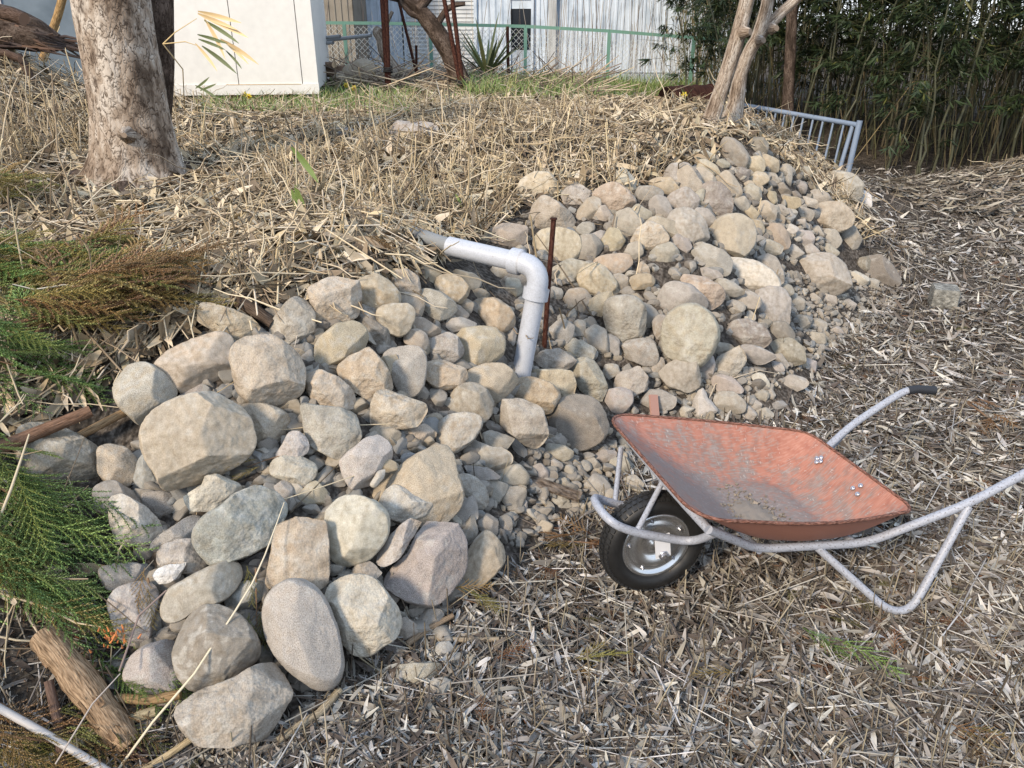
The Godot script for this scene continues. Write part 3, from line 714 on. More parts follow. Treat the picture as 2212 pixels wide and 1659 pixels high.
	[6,4,2, 370,800,380,700,420,685,500,740,490,800,420,830, "small reddish stone at the foot of the big pale boulder"],
	[1,6,1, 490,700,560,630,650,630,680,660,600,740,530,760],
	[1,6,0, 440,660,450,590,530,580,540,620,480,690],
	[4,5,1, 610,950,620,850,700,840,735,890,700,940],
	[4,5,1, 680,960,720,915,790,910,770,970,720,990],
	[1,5,0, 345,1080,350,1000,480,985,640,985,650,1040,560,1110,420,1130, "grey slab half buried in leaf litter below the heap"],
	[1,5,1, 565,1150,590,1090,680,1070,715,1110,690,1170,620,1210],
	[1,5,0, 320,900,360,865,420,890,420,940,350,950],
	[1,4,0, 800,760,840,735,865,760,830,800],
	[1,4,0, 910,700,950,670,980,690,940,720],
	[1,4,-3, 240,500,320,480,380,560,330,620,270,580],
	[1,4,0, 395,680,420,600,440,640,430,690],
	[1,4,-4, -10,350,60,310,120,350,60,430,-10,420],
	[1,4,-4, 150,310,240,280,300,330,240,420,190,380],
	[1,5,0, 1030,90,1080,60,1110,110,1090,160,1040,160],
],
}
const TONES := [[Color(.485, .432, .35), "beige"], [Color(.415, .39, .35), "grey"], [Color(.475, .408, .32), "tan"], [Color(.53, .505, .45), "pale"], [Color(.355, .362, .358), "blue-grey"], [Color(.31, .287, .258), "dark"], [Color(.445, .398, .36), "pinkish"], [Color(.70, .69, .67), "white"]]

var ico := {}

func icosphere(level: int) -> Array:
	if ico.has(level): return ico[level]
	var vs := PackedVector3Array()
	var fs := PackedInt32Array()
	if level == 0:
		var t := (1.0 + sqrt(5.0)) / 2.0
		for p in [[-1, t, 0], [1, t, 0], [-1, -t, 0], [1, -t, 0], [0, -1, t], [0, 1, t], [0, -1, -t], [0, 1, -t], [t, 0, -1], [t, 0, 1], [-t, 0, -1], [-t, 0, 1]]:
			vs.append(Vector3(p[0], p[1], p[2]).normalized())
		fs = PackedInt32Array([0,11,5,0,5,1,0,1,7,0,7,10,0,10,11,1,5,9,5,11,4,11,10,2,10,7,6,7,1,8,3,9,4,3,4,2,3,2,6,3,6,8,3,8,9,4,9,5,2,4,11,6,2,10,8,6,7,9,8,1])
	else:
		var low: Array = icosphere(level - 1)
		vs = (low[0] as PackedVector3Array).duplicate()
		var lf: PackedInt32Array = low[1]
		var mid := {}
		for k in range(0, lf.size(), 3):
			var m := [0, 0, 0]
			for e in 3:
				var a := lf[k + e]
				var b := lf[k + (e + 1) % 3]
				var key := mini(a, b) * 100000 + maxi(a, b)
				if not mid.has(key):
					mid[key] = vs.size()
					vs.append((vs[a] + vs[b]).normalized())
				m[e] = mid[key]
			fs.append_array([lf[k], m[0], m[2], lf[k + 1], m[1], m[0], lf[k + 2], m[2], m[1], m[0], m[1], m[2]])
	ico[level] = [vs, fs]
	return ico[level]

# a solid stone: its outline (metres, in the plane u-v) swelled along w, cut by a few flat faces and roughened
func stone_mesh(outline: PackedVector2Array, depth: float, sd: int, sharp: float, level: int, tint: Color, u: Vector3, vv: Vector3, w: Vector3, mat: Material) -> ArrayMesh:
	var r := RandomNumberGenerator.new()
	r.seed = sd
	const STEPS := 96
	var rad := PackedFloat32Array()
	var m := outline.size()
	var mean := 0.0
	for k in STEPS:
		var a := TAU * k / STEPS
		var dir := Vector2(cos(a), sin(a))
		var best := 0.0
		for i in m:
			var p := outline[i]
			var e := outline[(i + 1) % m] - p
			var den := dir.cross(e)
			if absf(den) < 1e-9: continue
			var t := p.cross(e) / den
			var q := p.cross(dir) / den
			if t > 0 and q >= -0.001 and q <= 1.001: best = maxf(best, t)
		rad.append(best)
		mean += best / STEPS
	for k in STEPS:
		if rad[k] <= 0.0: rad[k] = mean
	var win := int(lerpf(4.4, 1.0, sharp))
	for pass_ in 2:
		var sm := PackedFloat32Array()
		for k in STEPS:
			var acc := 0.0
			for o in range(-win, win + 1): acc += rad[(k + o + STEPS) % STEPS]
			sm.append(acc / (2 * win + 1))
		rad = sm
	for k in STEPS: rad[k] *= 1.10
	# flat faces
	var cuts := []
	var ncut := 4 + int(sharp * 7.0 + r.randf() * 2.0)
	for k in ncut + 3:
		var nn := Vector3(r.randfn(), r.randfn(), 0).normalized() * r.randf_range(0.15, 0.88) if k < ncut else Vector3(r.randfn(), r.randfn(), 0).normalized() * 0.7
		nn.z = sqrt(maxf(0.05, 1.0 - nn.length_squared())) * (1.0 if k < ncut else -1.0)
		nn = nn.normalized()
		var a := int(fposmod(atan2(nn.y, nn.x), TAU) / TAU * STEPS) % STEPS
		var rr := rad[a]
		var sup := sqrt((nn.x * nn.x + nn.y * nn.y) * rr * rr + nn.z * nn.z * depth * depth)
		var far := sup * lerpf(r.randf_range(0.78, 0.93), r.randf_range(0.56, 0.82), sharp)
		if k < ncut: far = maxf(far, rr * Vector2(nn.x, nn.y).length() * 0.95)
		cuts.append([nn, far])
	var base := icosphere(level)
	var bv: PackedVector3Array = base[0]
	var bf: PackedInt32Array = base[1]
	var off := Vector3(r.randf() * 200, r.randf() * 200, r.randf() * 200)
	var p3 := PackedVector3Array()
	var cl := PackedColorArray()
	var pw := lerpf(0.85, 0.68, sharp)
	var keep := lerpf(0.10, 0.0, sharp)
	var big := mean * lerpf(0.04, 0.06, sharp)
	var small := mean * lerpf(0.010, 0.024, sharp)
	var stain := r.randf_range(0.0, 0.9)
	for q in bv:
		var s := sqrt(q.x * q.x + q.y * q.y)
		var fa := fposmod(atan2(q.y, q.x), TAU) / TAU * STEPS
		var ia := int(fa) % STEPS
		var rr := lerpf(rad[ia], rad[(ia + 1) % STEPS], fa - int(fa))
		var pl := rr * pow(s, pw) / maxf(s, 1e-5)
		var p := Vector3(q.x * pl, q.y * pl, depth * signf(q.z) * pow(absf(q.z), pw))
		for cut in cuts:
			var e: float = p.dot(cut[0]) - float(cut[1])
			if e > 0.0: p -= (cut[0] as Vector3) * e * (1.0 - keep)
		var np := p / mean * 55.0 + off
		var dn := noise.get_noise_3dv(np) * big + noise.get_noise_3dv(np * 3.6) * small * 1.4 + noise_fine.get_noise_3dv(np * 4.0) * small * 0.7
		p += p.normalized() * dn
		p3.append(u * p.x + vv * p.y + w * p.z)
		var t1 := noise.get_noise_3dv(np * 0.9 + Vector3(70, 0, 0))
		var t2 := noise_fine.get_noise_3dv(np * 1.6 + Vector3(0, 90, 0))
		var k1 := 1.0 + 0.10 * t1 + 0.05 * t2
		var c := Color(tint.r * k1, tint.g * k1, tint.b * k1)
		if t2 + t1 * 0.5 > 0.28 - stain * 0.12: c = c.lerp(Color(tint.r * .86, tint.g * .72, tint.b * .56), stain * 0.4 * clampf((t2 + t1 * 0.5 - 0.16) * 4.0, 0, 1))
		if t1 - t2 > 0.42: c = c.lerp(Color(.55, .54, .5), 0.35)
		cl.append(c)
	var nr := PackedVector3Array()
	nr.resize(p3.size())
	var fx := PackedInt32Array()
	for k in range(0, bf.size(), 3):
		var a := bf[k]
		var b := bf[k + 1]
		var d := bf[k + 2]
		var f := (p3[b] - p3[a]).cross(p3[d] - p3[a])
		nr[a] += f; nr[b] += f; nr[d] += f
		fx.append(a); fx.append(d); fx.append(b)
	for k in nr.size(): nr[k] = nr[k].normalized()
	var mb := MB.new()
	mb.v = p3; mb.n = nr; mb.c = cl; mb.ix = fx
	mb.uv.resize(p3.size())
	return mb.mesh(mat)

const PLACES := [[1120, 700, "beside the white drain pipe"], [1000, 520, "near the bend of the drain pipe"], [1180, 600, "beside the rusty rod"], [1350, 850, "just behind the wheelbarrow lip"], [1250, 1080, "in the rubble beside the wheelbarrow tyre"], [1620, 880, "behind the wheelbarrow tray"],
	[1800, 680, "in the fine rubble along the path"], [1900, 560, "at the outer edge along the path"], [1650, 340, "below the leaning trees"], [1400, 420, "along the straw at the head of the heap"], [1560, 540, "in the upper heap"], [1480, 680, "in the middle of the far heap"],
	[780, 620, "along the top edge of the heap"], [600, 760, "near the big rounded square boulder"], [450, 960, "around the largest boulder"], [150, 1020, "beside the cut cedar branch"], [350, 1200, "at the tips of the green cedar sprays"], [300, 1380, "above the rotten log"], [520, 1250, "around the blue-grey boulder"],
	[650, 1000, "in the middle of the near heap"], [880, 1000, "around the broad tan boulder"], [1040, 1010, "below the three-cornered slab"], [1000, 800, "below the squarish boulder at the pipe"], [900, 1200, "around the pink-veined boulder"], [950, 1400, "in the leaf litter at the foot of the heap"], [900, 290, "in the straw of the bank"], [1820, 410, "at the foot of the railing"]]

func build_stones() -> void:
	var count := 0
	for tile in STONES:
		var o: Vector2 = TILE[tile]
		var sc := 0.33358 if tile in ["C", "F"] else 0.3332
		for e in STONES[tile]:
			count += 1
			var said := ""
			var last: int = e.size()
			if e[-1] is String:
				said = e[-1]
				last -= 1
			var px := PackedVector2Array()
			for k in range(3, last, 2): px.append(o + Vector2(e[k], e[k + 1]) * sc)
			var lo := px[0]
			var hi := px[0]
			for p in px:
				lo = lo.min(p); hi = hi.max(p)
			var mid := (lo + hi) * 0.5
			var hit := at_ground(mid.x, mid.y)
			var to := (Vector3(0, EYE, 0) - hit).normalized()
			var wpx := hi.x - lo.x
			var hpx := hi.y - lo.y
			var rough_r := sqrt(wpx * hpx) * 0.5 / FOCAL * (Vector3(0, EYE, 0) - hit).length()
			var sharp: float = clampf((e[1] + 1.8) / 9.5, 0.44 if e[1] > 1 else 0.24, 1.0)
			var ctr: Vector3 = hit + to * (rough_r * 0.42 + e[2] * 0.01)
			var fwd := ray(1106, 829.5).normalized()
			var u := Vector3.UP.cross(to).normalized()
			var vv := to.cross(u)
			var grow := 1.0 if tile in ["A", "D", "E"] or wpx * hpx > 8000 else 1.1 if tile == "B" else 1.2
			var outline := PackedVector2Array()
			for p in px:
				var d := ray(p.x, p.y)
				var t := (ctr - Vector3(0, EYE, 0)).dot(to) / d.dot(to)
				var q := Vector3(0, EYE, 0) + d * t - ctr
				outline.append(Vector2(q.dot(u), q.dot(vv)) * grow)
			var aspect := maxf(wpx, hpx) / minf(wpx, hpx)
			var depth := rough_r * (0.62 if aspect > 1.7 else 0.74) * (0.7 if sharp > 0.85 else 1.0)
			var tone: Array = TONES[e[0]]
			rng.seed = count * 77 + 5
			var tc: Color = tone[0]
			var br := rng.randf_range(0.9, 1.1)
			tc = Color(tc.r * br, tc.g * br * rng.randf_range(0.98, 1.02), tc.b * br * rng.randf_range(0.94, 1.06))
			var area := sqrt(wpx * hpx)
			var level := 5 if area > 150 else 4 if area > 60 else 3
			var mesh := stone_mesh(outline, depth, count * 131 + 7, sharp, level, tc, u, vv, to, [mats.stone, mats.stone_dusty, mats.stone_rough][(count * 7) % 3 if e[1] < 6 else 2] if area > 60 else mats.stone_small)
			var size_word: String = "big" if area > 130 else "medium" if area > 75 else "small" if area > 40 else "very small"
			var shape_word: String = "rounded" if e[1] <= 2 else "lumpy" if e[1] <= 4 else "angular" if e[1] <= 6 else "jagged"
			if aspect > 1.75: shape_word = ("flat " if wpx > hpx else "upright ") + shape_word
			var place := ""
			var best := 1e9
			for pl in PLACES:
				var dd: float = (Vector2(pl[0], pl[1]) - mid).length()
				if dd < best:
					best = dd; place = pl[2]
			if said == "": said = "%s %s %s stone %s" % [size_word, shape_word, tone[1], place]
			var called := "boulder" if area > 105 else "stone"
			solo(called, mesh, said, called, ctr, "stones of the heap" if place != "in the straw of the bank" else "stones sunk in the bank")

# loose rubble: too small and too many to tell apart
func build_rubble() -> void:
	var shapes := []
	for k in 5:
		rng.seed = 900 + k
		var ol := PackedVector2Array()
		for a in 9:
			var t := TAU * a / 9
			ol.append(Vector2(cos(t) * rng.randf_range(0.75, 1.15), sin(t) * rng.randf_range(0.55, 0.9)))
		shapes.append(stone_mesh(ol, 0.7, 500 + k, 0.5 + 0.1 * k, 3, Color(1, 1, 1), Vector3.RIGHT, Vector3.UP, Vector3.BACK, mats.stone_small))
	# zones: pixel box, how many, smallest and largest radius, how deep they sit
	var zones := [[1140, 930, 1330, 1130, 260, .015, .042], [1330, 820, 1480, 1000, 130, .015, .04], [1470, 800, 1790, 935, 430, .012, .036], [1690, 590, 1940, 800, 1000, .010, .03], [1560, 480, 1800, 720, 200, .022, .05],
		[1120, 450, 1560, 820, 380, .024, .055], [1450, 325, 1790, 520, 330, .024, .055], [430, 660, 1130, 1000, 300, .03, .06], [280, 950, 1050, 1400, 340, .025, .06], [980, 1000, 1180, 1180, 130, .014, .035], [860, 1330, 1010, 1470, 40, .008, .022], [230, 1280, 700, 1560, 90, .02, .05]]
	var xf := [[], [], [], [], []]
	var cs := [[], [], [], [], []]
	rng.seed = 4242
	for z in zones:
		for k in z[4]:
			var px := rng.randf_range(z[0], z[2])
			var py := rng.randf_range(z[1], z[3])
			# stay on the heap
			if py < 640 - 0.0 and px < 880: continue
			if px < 1120 and py < 600: continue
			if px > 1500 and py > 640 and px > 1500 + (935 - py) * 1.45 + 40: continue
			if px > 1000 and px < 1480 and py > 1290 - (px - 1000) * 0.72: continue
			var p := at_ground(px, py)
			var s: float = z[5] + (z[6] - z[5]) * pow(rng.randf(), 1.7)
			var b := Basis(Vector3(rng.randfn(), rng.randfn(), rng.randfn()).normalized(), rng.randf() * TAU).scaled(Vector3(s, s, s) * Vector3(rng.randf_range(.8, 1.25), rng.randf_range(.7, 1.1), rng.randf_range(.8, 1.2)))
			var v := rng.randi() % 5
			xf[v].append(Transform3D(b, p + Vector3(0, s * (rng.randf_range(-0.1, 0.45) if s < .035 else rng.randf_range(-.5, .1)), 0)))
			var t: Color = TONES[[1, 1, 1, 1, 5, 0, 4, 3][rng.randi() % 8]][0]
			var br := rng.randf_range(0.7, 1.0)
			cs[v].append(Color(t.r * br, t.g * br, t.b * br))
	for k in 5:
		var o := copies(self, "stone_rubble", shapes[k], xf[k], cs[k])
		tag(o, "fine grey rubble lying between the bigger stones of the heap", "rubble", "loose rubble in the heap", "stuff")

# ------------------------------------------------------------------ ground and what covers it
var heap_outline := PackedVector2Array([Vector2(250, 830), Vector2(430, 710), Vector2(660, 650), Vector2(900, 610), Vector2(960, 570), Vector2(1060, 510), Vector2(1130, 450), Vector2(1330, 425), Vector2(1500, 365), Vector2(1640, 325), Vector2(1740, 400), Vector2(1830, 490), Vector2(1930, 610), Vector2(1850, 690), Vector2(1760, 800), Vector2(1720, 890), Vector2(1480, 925), Vector2(1380, 1000), Vector2(1240, 1110), Vector2(1080, 1250), Vector2(990, 1290), Vector2(850, 1380), Vector2(730, 1470), Vector2(610, 1560), Vector2(400, 1590), Vector2(280, 1490), Vector2(220, 1300), Vector2(0, 1150), Vector2(0, 980)])

func to_px(p: Vector3) -> Vector2:
	var c := cos(deg_to_rad(PITCH))
	var s := sin(deg_to_rad(PITCH))
	var q := p - Vector3(0, EYE, 0)
	var z := q.y * -s + -q.z * c
	var v := q.y * c + -q.z * s
	return Vector2(1106 + FOCAL * q.x / z, 829.5 - FOCAL * v / z)

func on_heap(p: Vector3) -> bool:
	return Geometry2D.is_point_in_polygon(to_px(p), heap_outline)

func build_ground() -> void:
	var xs := PackedFloat32Array([-70, -35, -18])
	var x := -9.0
	while x < 13.05:
		xs.append(x)
		x += 0.06 if x > -2.5 and x < 3.5 else 0.12
	xs.append_array([16, 22, 40, 80])
	var ds := PackedFloat32Array([-60, -20, -5])
	var d := -1.0
	while d < 21.0:
		ds.append(d)
		d += 0.06 if d > 0.8 and d < 6 else 0.14
	ds.append_array([24, 32, 50, 120])
	var p := PackedVector3Array()
	for dd in ds:
		for xx in xs:
			var h := height(xx, dd)
			h += noise_fine.get_noise_2d(xx * 300.0, dd * 300.0) * 0.012
			p.append(Vector3(xx, h, -dd))
	var mb := MB.new()
	mb.grid(p, ds.size(), xs.size(), PackedColorArray([Color.WHITE]), PackedVector2Array())
	structure("ground", mb.mesh(mats.soil))

func leaf_mb(curl: float, twist: float, width: float, segs := 5) -> MB:
	var p := PackedVector3Array()
	var cl := PackedColorArray()
	for k in segs + 1:
		var t := float(k) / segs
		var w := width * pow(sin(PI * clampf(t * 0.93 + 0.05, 0, 1)), 0.75) * (1.0 - 0.35 * t)
		var y := curl * (t - 0.5) * (t - 0.5) * 4.0 - curl * 0.3
		var a := twist * (t - 0.4)
		for s in [-1.0, 0.0, 1.0]:
			p.append(Vector3(t - 0.5, y + s * w * sin(a) + absf(s) * w * 0.3, s * w * cos(a)))
			cl.append(Color.WHITE if s != 0.0 else Color(.86, .85, .82))
	var mb := MB.new()
	mb.grid(p, segs + 1, 3, cl, PackedVector2Array(), true)
	return mb

func stem_mb(sides := 4) -> MB:
	var mb := MB.new()
	mb.tube([Vector3(0, -0.1, 0), Vector3(0.01, 0.5, 0.01), Vector3(0, 1, 0)], [1.0, 0.95, 0.85], sides, Color.WHITE, true, Color(1.15, 1.1, 1.0))
	return mb

func bent_stem_mb(bend: float, kink: float) -> MB:
	# widths are in stem radii, so sideways bends are given in them too
	var mb := MB.new()
	var at := [Vector3(0, -0.1, 0), Vector3(bend * .2, .35, 0), Vector3(bend * .5 + kink, .62, kink * .6), Vector3(bend, .82, kink), Vector3(bend * 1.6, .95, kink * 1.5)]
	var wide := [1.0, .95, .9, .75, .5]
	for k in 5:
		for i in 5:
			var o := Vector3(cos(TAU * i / 4), 0, sin(TAU * i / 4))
			mb.vert(at[k] + o * float(wide[k]), o, Color.WHITE)
	for k in 4:
		for i in 4:
			var a := k * 5 + i
			mb.ix.append_array([a, a + 1, a + 5, a + 1, a + 6, a + 5])
	return mb

func spread(d0: float, d1: float) -> Vector3:
	var d := d0 * pow(d1 / d0, rng.randf())
	var half := (d * 0.906 + 0.5) * 0.70 + 0.25
	var x := rng.randf_range(-half, half)
	return Vector3(x, height(x, d), -d)

func pick(tones: Array) -> Color:
	var t: Color = tones[rng.randi() % tones.size()]
	var b := rng.randf_range(0.78, 1.18)
	return Color(t.r * b, t.g * b, t.b * b * rng.randf_range(0.93, 1.05))

const DRY_GREY := [Color(.52, .505, .475), Color(.43, .415, .39), Color(.30, .285, .262), Color(.205, .19, .173), Color(.12, .107, .095), Color(.09, .075, .065), Color(.16, .135, .115), Color(.26, .24, .21)]  # weathered grey litter; its cool tone also stands in for foreground shade
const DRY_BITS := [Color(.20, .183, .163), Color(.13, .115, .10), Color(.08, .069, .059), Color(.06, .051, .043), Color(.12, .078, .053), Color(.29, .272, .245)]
const DRY_WARM := [Color(.58, .50, .37), Color(.51, .43, .30), Color(.46, .39, .28), Color(.37, .30, .21), Color(.20, .16, .115), Color(.12, .095, .07), Color(.55, .49, .39), Color(.29, .23, .16)]

func lay(n: Vector3, tilt: float) -> Basis:
	var b := Basis(Quaternion(Vector3.UP, n))
	b = b * Basis(Vector3.UP, rng.randf() * TAU)
	return b * Basis.from_euler(Vector3(rng.randfn() * tilt, 0, rng.randfn() * tilt))

func build_litter() -> void:
	var forms := [leaf_mb(0.07, 0.6, 0.078), leaf_mb(-0.09, -1.1, 0.06), leaf_mb(0.20, 1.8, 0.068), leaf_mb(0.03, 0.3, 0.042), leaf_mb(-0.16, 2.8, 0.07)]
	var gx := [[], [], [], [], []]
	var gc := [[], [], [], [], []]
	var bx := [[], [], [], [], []]
	var bc := [[], [], [], [], []]
	rng.seed = 11
	var made := 0
	while made < 138000:
		var p := spread(1.0, 10.5)
		made += 1
		if made > 110000:
			p = spread(3.2, 9.8)
			if p.x < 1.2 or p.y > 0.22: continue
		if on_heap(p): continue
		var low := p.y < 0.22
		var pat := noise.get_noise_2d(p.x * 45.0 + 300.0, p.z * 45.0)
		var q := to_px(p)
		var bare := 0.0
		if low:
			bare = clampf((q.x - 1700) / 1200.0, 0.0, 0.35) if q.y > 1300 else 0.0
			if q.x > 1880 and q.y < 560: bare = 0.25
		if q.x < 380 and q.y > 1330: bare = 0.8
		if rng.randf() < bare + clampf(-pat * 1.1, 0.0, 0.55 if q.y < 1000 else 0.75): continue
		var k := rng.randi() % 5
		var ln := rng.randf_range(0.014, 0.05) if rng.randf() < 0.66 else rng.randf_range(0.055, 0.13)
		if not low: ln *= 1.5 if p.z < -5.0 else 1.8
		else: ln *= 1.0 + clampf(-p.z - 2.0, 0.0, 5.0) * .16
		var b := lay(slope(p.x, -p.z), 0.28 if low else 0.5)
		var s := ln * rng.randf_range(0.8, 1.3)
		var xf := Transform3D(b.scaled_local(Vector3(ln, s, s if low else s * 1.6)), p + Vector3(0, rng.randf_range(0.002, 0.022 if low else 0.07), 0))
		if low:
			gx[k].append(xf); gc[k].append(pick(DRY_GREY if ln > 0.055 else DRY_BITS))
		else:
			bx[k].append(xf); bc[k].append(pick(DRY_WARM))
	for k in 5:
		var m: Mesh = forms[k].mesh(mats.litter)
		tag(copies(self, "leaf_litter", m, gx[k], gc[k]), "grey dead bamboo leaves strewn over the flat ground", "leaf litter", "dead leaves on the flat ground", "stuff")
		tag(copies(self, "bank_leaf_litter", m, bx[k], bc[k]), "straw-coloured dead bamboo leaves covering the bank", "leaf litter", "dead leaves on the bank", "stuff")
	# cut stems: stubble standing, straws lying
	var stem := stem_mb()
	var sx := [[], [], []]
	var sc := [[], [], []]
	var fx := []
	var fc := []
	var lx := []
	var lc := []
	rng.seed = 12
	for k in 52000:
		var p := spread(1.0, 10.0)
		if on_heap(p) and rng.randf() < 0.97: continue
		var low := p.y < 0.22
		var pat := noise.get_noise_2d(p.x * 30.0, p.z * 30.0 + 100.0)
		if low and rng.randf() < 0.90: continue
		if not low and rng.randf() < clampf(0.66 - pat * 2.2, 0.1, 0.97): continue
		if (p - Vector3(-2.05, p.y, -4.2)).length() < 0.62 or (p - Vector3(1.75, p.y, -5.9)).length() < 0.35: continue
		if p.z > -3.9 and p.x < 0 and not low and rng.randf() < 0.72: continue
		var h := rng.randf_range(0.04, 0.15) if low else rng.randf_range(0.05, 0.20) * (1.9 if rng.randf() < .18 else 1.0) * clampf(1.35 + p.z * 0.09, 0.5, 1.0)
		if not low and p.x < -1.9 - (-p.z - 4.0) * .35: h *= 1.6
		var r := rng.randf_range(0.0012, 0.0026) if low else rng.randf_range(0.0022, 0.0056)
		var tilt := 0.14 if rng.randf() < 0.6 else 0.6
		var b := Basis.from_euler(Vector3(rng.randfn() * tilt, rng.randf() * TAU, rng.randfn() * tilt)).scaled_local(Vector3(r, h, r))
		if low:
			fx.append(Transform3D(b, p)); fc.append(pick([Color(.22, .19, .14), Color(.14, .115, .085), Color(.09, .075, .06), Color(.30, .265, .20)]))
		else:
			var sv := rng.randi() % 3
			sx[sv].append(Transform3D(b, p)); sc[sv].append(pick([Color(.56, .47, .32), Color(.46, .375, .245), Color(.60, .52, .39), Color(.30, .24, .16), Color(.19, .15, .105)]))
	var gx2 := []
	var gc2 := []
	for k in 11000:
		var p := spread(1.0, 10.0)
		if p.y < 0.22 and rng.randf() < 0.5: continue
		if p.y > 0.22 and rng.randf() < 0.4: continue
		if on_heap(p) and rng.randf() < 0.97: continue
		var low := p.y < 0.22
		var ln := rng.randf_range(0.08, 0.32) if low else rng.randf_range(0.12, 0.6)
		var r := rng.randf_range(0.0010, 0.0030) * (1.0 if low else 1.5)
		var b := lay(slope(p.x, -p.z), 0.07 if low else 0.2) * Basis(Vector3.BACK, PI / 2)
		(gx2 if low else lx).append(Transform3D(b.scaled_local(Vector3(r, ln, r)), p + Vector3(0, rng.randf_range(0.006, 0.028 if low else 0.09), 0)))
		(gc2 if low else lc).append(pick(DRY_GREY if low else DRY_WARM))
	var m := stem.mesh(mats.litter)
	var stem_forms := [m, bent_stem_mb(14.0, 5.0).mesh(mats.litter), bent_stem_mb(26.0, -12.0).mesh(mats.litter)]
	for v in 3: tag(copies(self, "cut_stem_stubble", stem_forms[v], sx[v], sc[v]), "straw-coloured cut bamboo grass stubble standing on the bank", "stubble", "stubble on the bank", "stuff")
	tag(copies(self, "ground_stubble", m, fx, fc), "thin dark cut stalks standing in the flat litter", "stubble", "", "stuff")
	tag(copies(self, "loose_straw", bent_stem_mb(10.0, 6.0).mesh(mats.litter), lx, lc), "loose dry stalks lying over the bank", "straw", "", "stuff")
	# reeds lying down the slope of the bank
	var rx := []
	var rc := []
	for k in 5000:
		var p := spread(2.4, 8.0)
		if p.y < 0.3 or on_heap(p): continue
		if p.x > 0.7 and rng.randf() < 0.85: continue
		var n := slope(p.x, -p.z)
		var down := Vector3(n.x, 0, n.z) + Vector3(.05, 0, .12) + Vector3(rng.randfn(), 0, rng.randfn()) * .3
		down = (down - n * down.dot(n)).normalized()
		var ln := rng.randf_range(.10, .40)
		var r := rng.randf_range(.0018, .0042)
		var z := down.cross(n).normalized()
		rx.append(Transform3D(Basis(z.cross(down) * r, down * ln, z * r), p + n * rng.randf_range(.02, .10) - down * ln * .5))
		rc.append(pick(DRY_WARM))
	tag(copies(self, "fallen_reeds", m, rx, rc), "straw-coloured reeds lying matted down the slope of the bank", "reeds", "", "stuff")
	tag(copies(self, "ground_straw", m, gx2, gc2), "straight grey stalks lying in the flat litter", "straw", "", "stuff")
	# fine crumbs of soil and chaff
	var crumb := MB.new()
	crumb.box(Transform3D(), Vector3(1, .5, .6), Color.WHITE)
	var cx := []
	var cc := []
	rng.seed = 13
	for k in 46000:
		var p := spread(1.0, 6.5)
		if p.y > 0.3 or on_heap(p): continue
		var s := rng.randf_range(0.003, 0.011)
		cx.append(Transform3D(lay(Vector3.UP, 0.5).scaled_local(Vector3(s * rng.randf_range(1, 5.0), s * .5, s * .5)), p + Vector3(0, 0.004, 0)))
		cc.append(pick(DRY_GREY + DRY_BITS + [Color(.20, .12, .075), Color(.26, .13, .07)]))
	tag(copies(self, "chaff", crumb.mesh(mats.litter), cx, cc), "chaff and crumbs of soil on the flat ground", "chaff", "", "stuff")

func blade_mb(bend: float) -> MB:
	var p := PackedVector3Array()
	for k in 6:
		var t := k / 5.0
		for s in [-1.0, 1.0]:
			p.append(Vector3(bend * t * t, t * (1.0 - absf(bend) * 0.25 * t), s * 0.5 * (1.0 - t * t * 0.92)))
	var mb := MB.new()
	mb.grid(p, 6, 2, PackedColorArray([Color.WHITE]), PackedVector2Array())
	return mb

func build_grass() -> void:
	var xf := [[], []]
	var cs := [[], []]
	rng.seed = 21
	# pixel boxes near the crest where green shows, blades, height
	for z in [[430, 215, 880, 262, 4200, .13], [1000, 188, 1520, 222, 3800, .23], [690, 170, 900, 235, 900, .14], [900, 205, 1300, 235, 500, .12]]:
		for k in z[4]:
			var p := at_ground(rng.randf_range(z[0], z[2]), rng.randf_range(z[1], z[3]))
			var h: float = z[5] * rng.randf_range(0.5, 1.4)
			var b := Basis.from_euler(Vector3(rng.randfn() * 0.2, rng.randf() * TAU, rng.randfn() * 0.2)).scaled_local(Vector3(h, h, rng.randf_range(.006, .014)))
			var v := rng.randi() % 2
			xf[v].append(Transform3D(b, p)); cs[v].append(pick([Color(.15, .22, .065), Color(.19, .26, .08), Color(.12, .19, .07), Color(.28, .29, .12)]))
	for v in 2:
		tag(copies(self, "grass", blade_mb(0.35 + v * 0.4).mesh(mats.leaf), xf[v], cs[v]), "green grass and bulb leaves growing along the crest of the bank", "grass", "grass on the crest", "stuff")

# ------------------------------------------------------------------ the wheelbarrow

